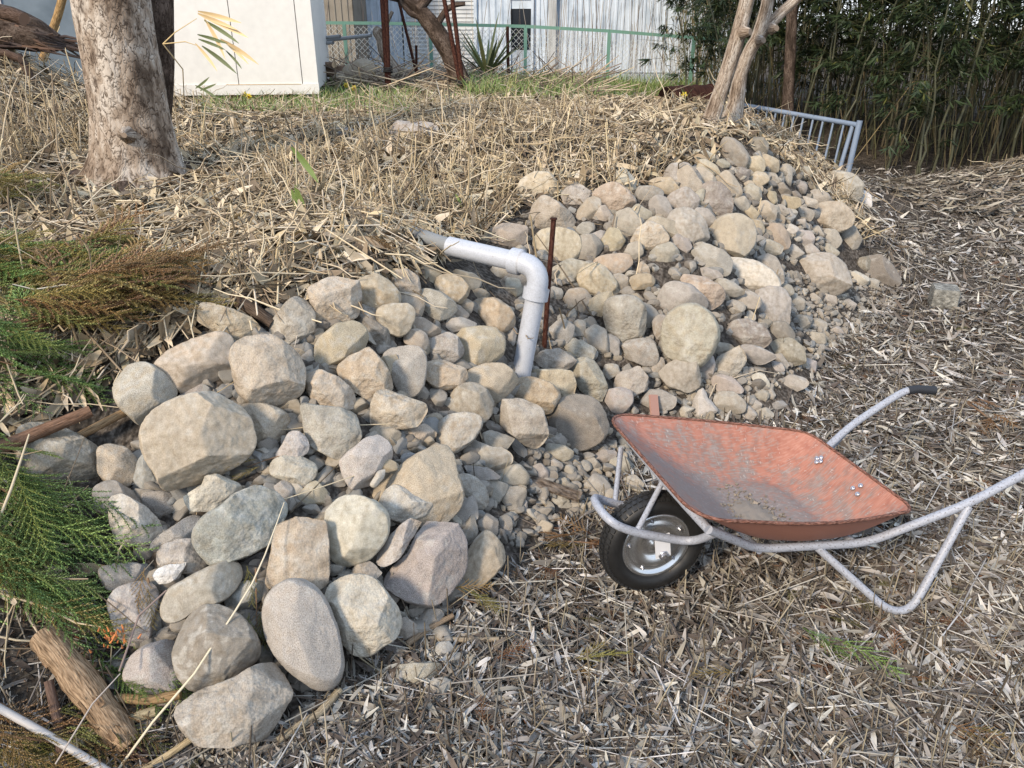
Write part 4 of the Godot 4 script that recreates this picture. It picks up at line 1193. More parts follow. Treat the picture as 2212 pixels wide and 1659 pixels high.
func tray_texture() -> ImageTexture:
	# seen from above: x along the barrow, y across; paint, scratches and dried cement
	var size := 1024
	var a := seamless(31, 0.006, size, FastNoiseLite.TYPE_SIMPLEX_SMOOTH, 5)
	var b := seamless(32, 0.05, size, FastNoiseLite.TYPE_SIMPLEX, 3)
	var c := seamless(33, 0.02, size, FastNoiseLite.TYPE_SIMPLEX_SMOOTH, 4)
	var o := PackedByteArray()
	o.resize(size * size * 3)
	var paint := Color(.62, .43, .365)
	var worn := Color(.52, .31, .255)
	var chalk := Color(.70, .54, .48)
	var cement := Color(.47, .445, .43)
	var pale := Color(.58, .55, .535)
	for y in size:
		for x in size:
			var k := y * size + x
			var u := float(x) / size      # 0 front .. 1 rear
			var v := float(y) / size - 0.5
			var na := a[k] / 255.0
			var nb := b[(y / 2 % size) * size + (x * 1) % size] / 255.0
			var nc := c[k] / 255.0
			# dust streaks drawn along the barrow: a stretched lookup
			var ns := b[((y * 2) % size) * size + (x / 3)] / 255.0
			var col := paint.lerp(worn, clampf(nc * 1.6 - 0.45, 0, 1) * 0.6)
			col = col.lerp(chalk, clampf((ns - 0.5) * 4.0, 0, 1) * 0.4)
			# dried cement on the floor and the low walls, ragged edge
			var du := (u - 0.40) / 0.62
			var dv := (v - .03) / 0.54
			var lowness := 1.0 - sqrt(du * du + dv * dv) + (na - 0.5) * 0.6 + (nc - 0.5) * 0.5 + (ns - 0.5) * 0.5
			var cover := clampf(lowness * 1.9, 0, 1) * clampf(0.86 + (nb - 0.3) * 0.5, 0, 1)
			col = col.lerp(cement.lerp(pale, clampf((ns - 0.5) * 3.0, 0, 1) * 0.5), cover * 0.97)
			# pale splashes
			var sp := clampf((na + nb * 0.35 - 0.90) * 5.0, 0, 1)
			col = col.lerp(pale, sp * 0.4)
			if nb > 0.80 and nc > 0.55: col = col.lerp(Color(.78, .70, .66), 0.4)
			o[k * 3] = int(col.r * 255); o[k * 3 + 1] = int(col.g * 255); o[k * 3 + 2] = int(col.b * 255)
	return picture(o, size)

func tube_texture() -> ImageTexture:
	var a := seamless(41, 0.022, 512, FastNoiseLite.TYPE_SIMPLEX, 2)
	var b := seamless(42, 0.01, 512)
	return blend_tex(a, [[0.0, Color(.13, .09, .075)], [0.10, Color(.20, .15, .12)], [0.125, Color(.56, .57, .60)], [0.5, Color(.59, .61, .65)], [1.0, Color(.61, .63, .67)]], b, 0.06)

func quad_ring(cf: Vector3, cr: Vector3, radius: float, rear_radius: float, belly := 0.0, per := 10) -> PackedVector3Array:
	# a rounded four-cornered ring; cf, cr: (along, half width, height) of the front and rear corners
	var cn := [Vector3(cf.x, cf.z, cf.y), Vector3(cr.x, cr.z, cr.y), Vector3(cr.x, cr.z, -cr.y), Vector3(cf.x, cf.z, -cf.y)]
	var out := PackedVector3Array()
	for k in 4:
		var c: Vector3 = cn[k]
		var rk: float = radius if k in [0, 3] else rear_radius
		var rn: float = radius if (k + 1) % 4 in [0, 3] else rear_radius
		var p: Vector3 = (cn[(k + 3) % 4] - c).normalized() * rk + c
		var q: Vector3 = (cn[(k + 1) % 4] - c).normalized() * rk + c
		for i in per + 1:
			var t := float(i) / per
			out.append(p * (1 - t) * (1 - t) + c * 2 * t * (1 - t) + q * t * t)
		# points along the straight to the next corner
		var nxt: Vector3 = cn[(k + 1) % 4]
		var q2: Vector3 = nxt + (c - nxt).normalized() * rn
		for i in range(1, 10):
			var m: Vector3 = q.lerp(q2, i / 10.0)
			if k in [0, 2]: m += Vector3(0, -belly * .25, signf(m.z) * belly) * sin(PI * i / 10.0)
			out.append(m)
	out.append(out[0])
	return out

func bent(pts: Array, radius: float) -> Array:
	# rounds the inner corners of a path
	var out := [pts[0]]
	for k in range(1, pts.size() - 1):
		var p: Vector3 = pts[k]
		var a: Vector3 = p + (pts[k - 1] - p).limit_length(minf(radius, (pts[k - 1] - p).length() * 0.48))
		var b: Vector3 = p + (pts[k + 1] - p).limit_length(minf(radius, (pts[k + 1] - p).length() * 0.48))
		for i in 7:
			var t := i / 6.0
			out.append(a * (1 - t) * (1 - t) + p * 2 * t * (1 - t) + b * t * t)
	out.append(pts[-1])
	return out

func even(n: int, r: float) -> Array:
	var o := []
	for k in n: o.append(r)
	return o

func pipe_mesh(pts: Array, r: float, mat: Material, col := Color.WHITE, sides := 14) -> ArrayMesh:
	var mb := MB.new()
	mb.tube(pts, even(pts.size(), r), sides, col)
	return mb.mesh(mat)

func lathe(profile: Array, sides: int, col: Color, mb: MB) -> void:
	# profile of (radius, along z), turned about z
	var p := PackedVector3Array()
	for q in profile:
		for i in sides + 1:
			var a := TAU * i / sides
			p.append(Vector3(cos(a) * q[0], sin(a) * q[0], q[1]))
	mb.grid(p, profile.size(), sides + 1, PackedColorArray([col]), PackedVector2Array(), true)

func build_wheelbarrow() -> void:
	var bar := thing("wheelbarrow", "orange steel wheelbarrow with a cement-stained tray standing beside the heap", "wheelbarrow", Vector3(0.457, 0.0, -2.037))
	bar.basis = Basis(Vector3.UP, 0.262) * Basis(Vector3.RIGHT, -0.031)
	bar.position.y = 0.008
	# tray
	var paint := std(0.6)
	paint.albedo_texture = tray_texture()
	paint.metallic_specular = 0.4
	paint.normal_enabled = true
	paint.normal_texture = relief(34, 0.01, 3.0)
	paint.normal_scale = 0.25
	var under := plain_mat("tray_under", Color(.62, .43, .365), 0.6)
	var rim_f := Vector3(-.045, .357, .486)
	var rim_r := Vector3(.742, .284, .338)
	var low_f := Vector3(.262, .168, .246)
	var low_r := Vector3(.53, .178, .222)
	for side in 2:
		var p := PackedVector3Array()
		var t_uv := PackedVector2Array()
		var rows := 0
		var cols := 0
		var drop := 0.0 if side == 0 else -0.0035
		for k in 19:
			var t := maxf(0.0, (k - 5) / 13.0)
			var f := low_f.lerp(rim_f, t)
			var rr := low_r.lerp(rim_r, t)
			# walls start shallow and steepen
			var bow := 0.012 * sin(PI * pow(t, 0.8)) * (1.0 - t * 0.3)
			var bow_r := 0.034 * sin(PI * pow(t, 0.7))
			f.z -= bow; rr.z -= bow_r
			f.y += bow * 0.4; rr.y += bow * 0.4
			var ring := quad_ring(f, rr, lerpf(0.13, 0.13, t), lerpf(0.13, 0.08, t), 0.024 * t)
			if k < 5:
				var c := (low_f + low_r) * 0.5
				var s := k / 5.0
				for i in ring.size(): ring[i] = Vector3(c.x, c.z - 0.004, 0).lerp(ring[i], s)
			for q in ring:
				p.append(q + Vector3(0, drop, 0))
				t_uv.append(Vector2((q.x + .06) / .82, q.z / .74 + .5))
			cols = ring.size()
			rows += 1
		var mb := MB.new()
		mb.grid(p, rows, cols, PackedColorArray([Color.WHITE]), t_uv, side == 1)
		part(bar, "tray" if side == 0 else "tray_underside", mb.mesh(paint if side == 0 else under))
	# rolled lip
	var lip := MB.new()
	var lp := []
	for q in quad_ring(rim_f, rim_r, 0.13, 0.08, 0.024): lp.append(q + Vector3(0, -0.003, 0))
	lip.tube(lp, even(lp.size(), 0.0055), 8, Color.WHITE, false)
	var lip_mat := std(0.7)
	lip_mat.albedo_texture = blend_tex(seamless(43, 0.05, 256, FastNoiseLite.TYPE_SIMPLEX, 3), [[0, Color(.2, .13, .1)], [.45, Color(.36, .22, .17)], [.6, Color(.5, .4, .36)], [1, Color(.6, .33, .24)]], seamless(44, .02, 256), 0.2, 256)
	lip_mat.uv1_scale = Vector3(1, 3, 1)
	part(bar, "lip", lip.mesh(lip_mat))
	# cement dust and crumbs left on the floor
	var dirt := MB.new()
	rng.seed = 77
	for k in 420:
		var a := rng.randfn() * 0.05
		var b := rng.randfn() * 0.09
		var s := rng.randf_range(0.0015, 0.006) if k > 12 else rng.randf_range(0.006, 0.01)
		var q := Vector3(clampf(0.34 + a * .9 - b * 0.1, .262, .5), 0.0, clampf(0.04 + b, -.16, .16))
		q.y = 0.246 - (q.x - .262) * 0.09 + s * 0.2
		dirt.box(Transform3D(Basis.from_euler(Vector3(rng.randf() * 3, rng.randf() * 3, 0)), q), Vector3(s * 1.6, s, s * 1.2), Color(.24, .21, .175) * rng.randf_range(.7, 1.1))
	var dp := PackedVector3Array()
	for i in 16:
		for j in 22:
			var u := i / 15.0 * 2 - 1
			var w := j / 21.0 * 2 - 1
			var q := Vector3(.345 + u * .08 + w * .01, 0, .03 + w * .115)
			var hgt := 0.018 * maxf(-0.3, 1.0 - u * u - w * w) + noise_fine.get_noise_2d(u * 160, w * 200) * 0.008 - 0.004
			q.y = 0.243 - (q.x - .262) * 0.09 + hgt
			dp.append(q)
	dirt.grid(dp, 16, 22, PackedColorArray([Color(.22, .195, .165)]), PackedVector2Array())
	part(bar, "dried_dirt", dirt.mesh(mats.twig), "crumbly grey dirt dried on the tray floor")
	# frame
	var tm := std(0.5)
	tm.albedo_texture = tube_texture()
	tm.uv1_scale = Vector3(1.0, 7.0, 1)
	tm.metallic_specular = 0.5
	var r := 0.0135
	for s in [1.0, -1.0]:
		var rail := bent([Vector3(.028, .398, .278 * s), Vector3(.06, .376, .268 * s), Vector3(.254, .230, .192 * s), Vector3(.647, .186, .204 * s), Vector3(.929, .335, .284 * s), Vector3(1.151, .444, .298 * s), Vector3(1.20, .450, .285 * s)], 0.07)
		part(bar, "frame_rail", pipe_mesh(rail, r, tm))
		var grip := part(bar, "grip", pipe_mesh([Vector3(1.165, .4455, .293 * s), Vector3(1.20, .450, .285 * s), Vector3(1.262, .447, .262 * s)], 0.0165, plain_mat("rubber", Color(.17, .18, .20), 0.5)), "black rubber grip")
		# leg: a bent V from the rail down to the ground and up to the handle
		var leg := bent([Vector3(.462, .205, .196 * s), Vector3(.66, .016, .338 * s), Vector3(.735, .016, .348 * s), Vector3(.925, .325, .287 * s)], 0.055)
		part(bar, "leg", pipe_mesh(leg, 0.0125, tm))
		# stay from the wheel fork up to the front of the tray
		var stay := pipe_mesh([Vector3(-.10, .286, .085), Vector3(.020, .400, .0)] if s > 0 else [Vector3(-.101, .292, -.085), Vector3(-.018, .392, -.25)], 0.009, tm, Color.WHITE, 10)
		part(bar, "stay", stay)
		# axle bracket
		var br := MB.new()
		br.box(Transform3D(Basis(Vector3.BACK, 0.12), Vector3(-0.004, .213, .078 * s)), Vector3(.05, .085, .004), Color(.62, .63, .65))
		part(bar, "axle_bracket", br.mesh(mats.painted))
	# hoop round the front of the wheel, from rail to rail
	var hoop := bent([Vector3(.11, .334, .21), Vector3(.094, .212, .085), Vector3(-.12, .292, .085), Vector3(-.192, .338, .075), Vector3(-.192, .338, -.075), Vector3(-.12, .292, -.085), Vector3(.094, .212, -.085), Vector3(.11, .334, -.21)], 0.07)
	part(bar, "wheel_hoop", pipe_mesh(hoop, r, tm))
	var cross := pipe_mesh([Vector3(.70, .045, -.335), Vector3(.70, .045, .335)], 0.008, tm)
	part(bar, "front_tube", pipe_mesh([Vector3(.028, .398, -.278), Vector3(.022, .402, -.15), Vector3(.022, .402, .15), Vector3(.028, .398, .278)], r, tm))
	part(bar, "cross_brace", pipe_mesh([Vector3(.27, .216, -.188), Vector3(.27, .216, .188)], 0.011, tm))
	part(bar, "cross_brace", pipe_mesh([Vector3(.60, .193, -.2), Vector3(.60, .193, .2)], 0.011, tm))
	# rivet heads and nuts on the rear wall
	for q in [[-.135, 4], [.075, 3]]:
		for k in q[1]:
			var mb := MB.new()
			var off: Vector2 = [Vector2(-.011, .0), Vector2(.011, .0), Vector2(0, .011), Vector2(0, -.011)][k] if q[1] == 4 else [Vector2(-.004, .016), Vector2(-.018, -.006), Vector2(.012, -.012)][k]
			lathe([[0.0, .005], [.003, .005], [.0035, .001], [.0055, .003], [.0075, .003], [.0085, 0]], 12, Color(.72, .72, .73), mb)
			var wall_n := Vector3(-.70, .71, 0).normalized()
			var bs := Basis(Quaternion(Vector3.BACK, wall_n))
			var o := part(bar, "bolt", mb.mesh(plain_mat("zinc", Color(.75, .75, .77), 0.3, 0.9)))
			o.transform = Transform3D(bs, Vector3(.693, .2985, q[0]) + Vector3(off.y * .72, off.y * .72, off.x) + wall_n * 0.004)
	# wheel
	var wheel := Node3D.new()
	wheel.name = "wheel"
	wheel.position = Vector3(0, .179, 0)
	wheel.scale = Vector3(.96, .96, 1.0)
	bar.add_child(wheel)
	var ty := MB.new()
	var prof := []
	for k in 25:
		var a := -PI * 0.80 + PI * 1.60 * k / 24.0
		prof.append([.1495 + cos(a) * .037, sin(a) * .042])
	lathe(prof, 64, Color(.012, .012, .013), ty)
	for k in 56:        # tread blocks
		for row in 4:
			var a := TAU * (k + row * 0.5) / 56
			var zz := (row - 1.5) * .018
			var rr := .1495 + sqrt(maxf(0, 1 - pow(zz / .042, 2))) * .037
			var bb := Basis(Vector3.BACK, a) * Basis(Vector3.UP, -zz * 14.0)
			ty.box(Transform3D(bb, Vector3(cos(a) * (rr), sin(a) * (rr), zz)), Vector3(.006, .0135, .0135), Color(.022, .022, .022))
	var tyre_mat := vc(0.5, 0.5)
	tyre_mat.albedo_texture = blend_tex(seamless(45, .02, 256), [[0, Color(.8, .8, .8)], [.6, Color(1, 1, 1)], [.75, Color(1, 1, 1)], [1, Color(1, 1, 1)]], seamless(46, .05, 256), 0.2, 256)
	tyre_mat.uv1_triplanar = true
	tyre_mat.uv1_scale = Vector3.ONE * 5
	part(wheel, "tyre", ty.mesh(tyre_mat))
	var steel := std(0.30, Color(.70, .71, .73), 1.0)
	steel.normal_enabled = true
	for s in [1.0, -1.0]:
		var rm := MB.new()
		lathe([[0.0, .026], [.018, .026], [.022, .016], [.040, .012], [.050, .018], [.066, .026], [.084, .027], [.090, .020], [.103, .019], [.108, .028], [.120, .031], [.1235, .024], [.1235, .01]], 56, Color.WHITE, rm)
		var o := part(wheel, "rim", rm.mesh(plain_mat("rim_steel", Color(.80, .81, .82), 0.27, 0.95)))
		o.transform = Transform3D(Basis(Vector3.UP, 0.0 if s > 0 else PI), Vector3.ZERO)
		for k in 5:
			var nb := MB.new()
			lathe([[0, .010], [.0035, .010], [.0035, .004], [.0065, .004], [.0065, 0]], 6, Color.WHITE, nb)
			var ax := TAU * k / 5 + 0.5
			var bo := part(wheel, "wheel_bolt", nb.mesh(mats.zinc))
			bo.transform = Transform3D(Basis(Vector3.UP, 0.0 if s > 0 else PI), Vector3(cos(ax) * .096, sin(ax) * .096, .019 * s))
	var ax2 := MB.new()
	ax2.tube([Vector3(0, 0, -.105), Vector3(0, 0, .105)], [.0075, .0075], 12, Color(.06, .06, .06))
	part(wheel, "axle", ax2.mesh(mats.painted))
	for s in [1.0, -1.0]:
		var nt := MB.new()
		lathe([[0, .012], [.012, .012], [.0135, .010], [.0135, 0.002], [.018, .002], [.018, 0]], 6, Color.WHITE, nt)
		var o := part(wheel, "axle_nut", nt.mesh(mats.zinc))
		o.transform = Transform3D(Basis(Vector3.UP, 0.0 if s > 0 else PI), Vector3(0, 0, .081 * s))

# ------------------------------------------------------------------ pipe, rod, block

func build_pipe() -> void:
	var low := at_ground(1126, 806)
	var d0 := -low.z
	var foot := at_d(1122, 830, d0 - 0.03)
	var knee := at_d(1168, 577, d0 + 0.02)
	var joint := at_h(968, 531, knee.y + 0.035)
	var deep := at_h(896, 504, knee.y + 0.06)
	var o := thing("drain_pipe", "white plastic drain pipe with an elbow sticking out of the bank into the heap", "pipe", foot)
	var pvc := std(0.45)
	pvc.metallic_specular = 0.45
	pvc.albedo_texture = blend_tex(seamless(51, .02, 512, FastNoiseLite.TYPE_SIMPLEX_SMOOTH, 5), [[0, Color(.44, .42, .40)], [.08, Color(.56, .56, .56)], [.17, Color(.65, .67, .70)], [1, Color(.68, .70, .735)]], seamless(52, .09, 512, FastNoiseLite.TYPE_SIMPLEX, 2), .05)
	pvc.uv1_scale = Vector3(1, 2, 1)
	var c := foot
	var rel := func(p: Vector3) -> Vector3: return p - c
	var grey := std(.6)
	grey.albedo_texture = pvc.albedo_texture
	grey.albedo_color = Color(.74, .74, .72)
	var mb := MB.new()
	var back: Vector3 = deep + (deep - joint).normalized() * 0.06 - Vector3(0, .06, 0)
	mb.tube([rel.call(back), rel.call(deep), rel.call(joint + (knee - joint).normalized() * 0.03)], even(3, .031), 20, Color.WHITE)
	part(o, "inner_pipe", mb.mesh(grey), "thinner grey pipe running into the bank")
	mb = MB.new()
	var hd := (knee - joint).normalized()
	var vd := (foot - knee).normalized()
	mb.tube([rel.call(joint), rel.call(joint + hd * .004), rel.call(knee - hd * .11)], [.036, .041, .041], 24, Color.WHITE)
	part(o, "upper_pipe", mb.mesh(pvc))
	mb = MB.new()
	mb.tube([rel.call(knee + vd * .10), rel.call(foot)], even(2, .041), 24, Color.WHITE)
	part(o, "lower_pipe", mb.mesh(pvc))
	mb = MB.new()
	var ep := [rel.call(knee - hd * .135), rel.call(knee - hd * .09), rel.call(knee - hd * .088)]
	var er := [.054, .054, .0445]
	for k in range(1, 12):
		var t := k / 12.0
		var a := knee - hd * .088
		var b := knee + vd * .085
		ep.append(rel.call(a * (1 - t) * (1 - t) + knee * 2 * t * (1 - t) + b * t * t)); er.append(.0445)
	ep.append_array([rel.call(knee + vd * .086), rel.call(knee + vd * .088), rel.call(knee + vd * .135)])
	er.append_array([.0445, .054, .054])
	mb.tube(ep, er, 26, Color.WHITE)
	part(o, "elbow", mb.mesh(pvc))
	# rusty rod stuck in the heap beside it
	var rf := at_ground(1174, 748)
	var top := at_d(1196, 474, -rf.z + 0.03)
	var rm := rust_mat()
	mb = MB.new()
	mb.tube([Vector3(0, -.1, 0), (top - rf) * .5, top - rf], even(3, .0115), 12, Color.WHITE)
	mb.tube([top - rf, top - rf + Vector3(0, .006, 0)], even(2, .0155), 12, Color(.8, .8, .8))
	solo("rusty_rod", mb.mesh(rm), "rusty steel rod stuck upright in the stones beside the drain pipe elbow", "steel rod", rf)
	# concrete boundary marker
	var bp := at_ground(2034, 662)
	var blk := thing("boundary_marker", "small weathered concrete marker post standing in the leaf litter by the path", "marker post", bp)
	blk.rotation.y = -0.35
	var bm := MB.new()
	var pr := PackedVector3Array()
	for q in [[-.05, .085], [.05, .088], [.122, .088], [.134, .080]]:
		var y: float = q[0]
		var h: float = q[1]
		var cc := .012
		for e in [[-h + cc, -h], [h - cc, -h], [h, -h + cc], [h, h - cc], [h - cc, h], [-h + cc, h], [-h, h - cc], [-h, -h + cc], [-h + cc, -h]]:
			pr.append(Vector3(e[0] * .92, y + noise_fine.get_noise_2d(e[0] * 900, e[1] * 900) * .004, e[1]))
	bm.grid(pr, 4, 9, PackedColorArray([Color.WHITE]), PackedVector2Array(), true)
	var cm := tri_mat(std(.95), blend_tex(seamless(55, .04, 256, FastNoiseLite.TYPE_SIMPLEX_SMOOTH, 5), [[0, Color(.34, .34, .325)], [.5, Color(.48, .48, .46)], [1, Color(.60, .60, .575)]], seamless(56, .01, 256), .2, 256), 3.0, relief(57, .05, 6.0, 256))
	mats.concrete = cm
	part(blk, "body", bm.mesh(cm))
	var tp := MB.new()
	tp.box(Transform3D(Basis(), Vector3(0, .131, 0)), Vector3(.146, .012, .158), Color.WHITE)
	part(blk, "cap", tp.mesh(cm), "pale worn top")
	# the letter cut on its face: a framed plate with an arrow stroke
	var gr := MB.new()
	for s in [[0.0, .098, .09, .007, 0.0], [0.0, .030, .05, .006, 0.0], [-.003, .064, .055, .007, -.7], [.014, .05, .04, .006, .9]]:
		gr.box(Transform3D(Basis(Vector3.BACK, s[4]), Vector3(s[0], s[1], .0885)), Vector3(s[2], s[3], .005), Color.WHITE)
	part(blk, "raised_mark", gr.mesh(cm))
	# terracotta shard and plank scraps
	var sp := at_ground(1412, 900, 0.02)
	mb = MB.new()
	mb.box(Transform3D(Basis.from_euler(Vector3(-.6, .5, -.25)), Vector3(0, .04, 0)), Vector3(.042, .13, .012), Color(.36, .21, .17))
	solo("tile_shard", mb.mesh(mats.twig), "reddish roof tile shard standing in rubble behind the wheelbarrow", "tile shard", sp)
	var wp := at_ground(1190, 1052, 0.035)
	mb = MB.new()
	mb.box(Transform3D(Basis.from_euler(Vector3(.3, -.35, -.22)), Vector3.ZERO), Vector3(.24, .012, .045), Color(.20, .17, .145))
	solo("wood_scrap", mb.mesh(mats.bark_thin), "grey weathered board scrap lying in the rubble near the wheel", "board scrap", wp)

func rust_mat() -> StandardMaterial3D:
	if not mats.has("rust"):
		var m := vc(.9, .2)
		m.albedo_texture = blend_tex(seamless(61, .03, 256, FastNoiseLite.TYPE_SIMPLEX_SMOOTH, 5), [[0, Color(.15, .09, .08)], [.5, Color(.26, .165, .14)], [1, Color(.36, .245, .20)]], seamless(62, .1, 256), .2, 256)
		m.uv1_scale = Vector3(1, 4, 1)
		mats.rust = m
	return mats.rust

# ------------------------------------------------------------------ cedar brush, logs and sticks at the left

func needle(mb: MB, at: Vector3, dir: Vector3, side: Vector3, ln: float, w: float, col: Color) -> void:
	var n := dir.cross(side).normalized()
	var m := at + dir * ln * 0.45
	var a := mb.vert(at, n, col)
	mb.vert(m + side * w, n, col); mb.vert(at + dir * ln - n * ln * 0.12, n, col * 1.12); mb.vert(m - side * w, n, col)
	mb.tri(a, a + 1, a + 2); mb.tri(a, a + 2, a + 3)

func shoot(mb: MB, a: Vector3, b: Vector3, bow: Vector3, count: int, ln: float, r: RandomNumberGenerator) -> void:
	var pts := []
	for k in 5:
		var t := k / 4.0
		pts.append(a.lerp(b, t) + bow * (t * t - t) * -1.0)
	mb.tube(pts, [.006, .005, .004, .003, .002], 3, Color(.75, .62, .42), false)
	for k in count:
		var t := (k + 0.5) / count
		var i := mini(3, int(t * 4))
		var p: Vector3 = (pts[i] as Vector3).lerp(pts[i + 1], t * 4 - i)
		var ax: Vector3 = (pts[i + 1] - pts[i]).normalized()
		var s := ax.cross(Vector3.UP).normalized()
		var u := s.cross(ax)
		var ang := k * 2.4 + r.randf() * 0.5
		var o := s * cos(ang) + u * sin(ang) * 0.75
		var dir := (ax * 0.95 + o * 0.72).normalized()
		var g := r.randf_range(0.75, 1.2)
		needle(mb, p, dir, ax.cross(o).normalized(), ln * (1.0 - 0.35 * t) * r.randf_range(.8, 1.15), ln * .15, Color(g, g, g))

func spray_mb(sd: int) -> MB:
	# a flat spray about one unit long, drawn along +x
	var r := RandomNumberGenerator.new()
	r.seed = sd
	var mb := MB.new()
	shoot(mb, Vector3.ZERO, Vector3(1, -.06, r.randf_range(-.1, .1)), Vector3(0, .12, 0), 90, .045, r)
	for k in 14:
		var t := 0.06 + 0.88 * k / 13.0
		var sg := 1.0 if k % 2 == 0 else -1.0
		var ln := lerpf(0.46, 0.18, t) * r.randf_range(.75, 1.2)
		var a := Vector3(t, .12 * (t - t * t) - .06 * t, 0)
		var dir := Vector3(cos(.62), r.randf_range(-.22, .12), sg * sin(.62)).normalized()
		shoot(mb, a, a + dir * ln, Vector3(0, r.randf_range(0, .08), -sg * .06), int(lerpf(46, 22, t)), .045, r)
	return mb

func build_cedar() -> void:
	var sprays := []
	for k in 3: sprays.append(spray_mb(70 + k).mesh(mats.leaf))
	var green := [Color(.16, .26, .085), Color(.19, .285, .095), Color(.13, .22, .08), Color(.22, .29, .10)]
	var olive := [Color(.26, .25, .085), Color(.29, .245, .09), Color(.22, .235, .085), Color(.30, .21, .095)]
	var brown := [Color(.25, .155, .09), Color(.27, .17, .095), Color(.22, .15, .08), Color(.26, .21, .085)]
	# pixels of the butt and the tip, height over the ground, sprays, spread, spray length, colours, words
	var list := [
		[-190, 1010, 215, 1240, .15, 26, .5, .25, green, "fresh green cedar bough drooping over the grey boulders"],
		[-160, 1190, 215, 1375, .12, 22, .45, .24, green + [olive[0], olive[1]], "green and yellowing cedar bough hanging over the rotten log"],
		[-120, 860, 120, 860, .17, 22, .6, .24, green, "small bright green cedar bough above the cut branch"],
		[60, 800, 390, 690, .17, 60, .85, .27, olive + brown, "withering brown and olive cedar bough against the pale egg-shaped boulder"],
		[90, 830, 250, 600, .15, 52, .9, .26, olive + brown + [green[0]], "olive cedar bough lying on the dead leaves of the bank"],
		[-100, 660, 190, 640, .14, 42, .8, .26, olive + green, "dull green cedar bough under the bark of the big tree"],
		[-120, 500, 90, 430, .12, 26, .6, .24, olive, "yellow-olive cedar bough at the edge of the stubble bank"],
		[150, 440, 330, 520, .03, 7, .5, .17, brown, "dead brown cedar twig on the leaves below the big tree"],
		[180, 1480, 340, 1500, .06, 9, .6, .17, green, "dark green cedar twig lying beside the rotten log"],
		[-60, 1600, 260, 1640, .03, 16, .7, .2, olive + brown, "brownish cedar twig under the white pole"],
		[630, 1010, 520, 1030, .05, 3, .5, .12, olive, "olive cedar tuft caught below the largest boulder"],
		[560, 1270, 560, 1400, .07, 4, .4, .12, olive, "olive cedar tuft hanging between two grey boulders"],
		[330, 1290, 345, 1360, .07, 2, .4, .12, olive, "thin olive cedar tip hanging over a grey stone"],
		[980, 1300, 1060, 1320, .02, 5, .9, .12, olive, "olive cedar tuft on the litter beside the pointed stone"],
		[1720, 1375, 1830, 1440, .015, 4, .35, .16, green, "green cedar sprig lying in the litter below the wheelbarrow leg"],
		[1200, 1480, 1300, 1440, .015, 5, .6, .13, olive, "olive cedar sprig lying flat in the open litter"],
		[2080, 870, 2190, 960, .012, 5, .5, .14, brown, "rust-brown cedar sprig on the trodden ground behind the handle"],
		[760, 545, 810, 560, .03, 4, .8, .13, brown, "rust-brown cedar tuft on the bank behind the drain pipe"],
		[720, 350, 760, 380, .05, 5, .8, .18, brown, "rust-brown cedar tuft on the straw bank"],
		[2040, 1580, 2150, 1640, .01, 5, .6, .12, brown, "rust-brown cedar sprig on bare soil in front of the wheelbarrow"],
		[1330, 1190, 1180, 1170, .015, 5, .6, .13, brown, "rust-brown cedar sprig on litter between tyre and heap"],
		[1700, 1440, 1560, 1500, .01, 4, .6, .12, brown, "rust-brown cedar sprig flat in the open litter"],
	]
	rng.seed = 71
	for e in list:
		var a := at_ground(e[0], e[1]) + Vector3(0, e[4], 0)
		var b := at_ground(e[2], e[3]) + Vector3(0, e[4] * .55, 0)
		var o := thing("cedar_bough", e[9], "cedar branch", a, "cut cedar boughs")
		var ax := (b - a)
		var ln := ax.length()
		ax = ax.normalized()
		var side := ax.cross(Vector3.UP).normalized()
		var mb := MB.new()
		var pts := []
		var rad := []
		for k in 6:
			var t := k / 5.0
			pts.append(ax * ln * t * .85 + Vector3(0, .03 * sin(PI * t) * ln, 0))
			rad.append(lerpf(.010, .003, t) * clampf(ln * 1.6, .3, 1.0))
		mb.tube(pts, rad, 6, Color(.20, .13, .085))
		part(o, "stem", mb.mesh(mats.twig))
		var xf := [[], [], []]
		var cs := [[], [], []]
		for k in int(e[5] * (1.5 if e[5] > 10 else 1.0)):
			var t := rng.randf_range(0.0, 1.0)
			var p: Vector3 = ax * ln * t * 0.9 + Vector3(0, rng.randf_range(-.02, .05 + e[4] * .5), 0) + side * rng.randfn() * ln * 0.14 * e[6]
			var dir: Vector3 = (ax + side * rng.randfn() * e[6] * 0.75 + Vector3(0, rng.randf_range(-.28, .22), 0)).normalized()
			var up := (Vector3.UP + Vector3(rng.randfn(), 0, rng.randfn()) * .35)
			var z := dir.cross(up).normalized()
			var s: float = e[7] * rng.randf_range(.7, 1.2)
			var bs := Basis(dir, z.cross(dir), z).scaled_local(Vector3.ONE * s)
			var v := rng.randi() % 3
			xf[v].append(Transform3D(bs, p)); cs[v].append(pick(e[8]))
		for v in 3:
			if xf[v].size() > 0: copies(o, "foliage", sprays[v], xf[v], cs[v])

func build_debris() -> void:
	# rust-brown cedar bits trodden into the litter
	var sp := spray_mb(74).mesh(mats.leaf)
	var xf := []
	var cs := []
	rng.seed = 75
	for k in 420:
		var p := spread(1.0, 6.0)
		var q := to_px(p)
		if p.y > .22 or on_heap(p): continue
		if noise.get_noise_2d(p.x * 80.0 + 50.0, p.z * 80.0) < -.02 and q.x > 420: continue
		var s := rng.randf_range(.04, .12)
		xf.append(Transform3D(lay(Vector3.UP, .18).scaled_local(Vector3(s, s, s)), p + Vector3(0, rng.randf_range(.008, .024), 0)))
		cs.append(pick([Color(.20, .10, .055), Color(.16, .085, .05), Color(.24, .125, .065), Color(.13, .13, .055)]))
	tag(copies(self, "cedar_debris", sp, xf, cs), "rust-brown cedar bits scattered through the flat litter", "cedar debris", "", "stuff")

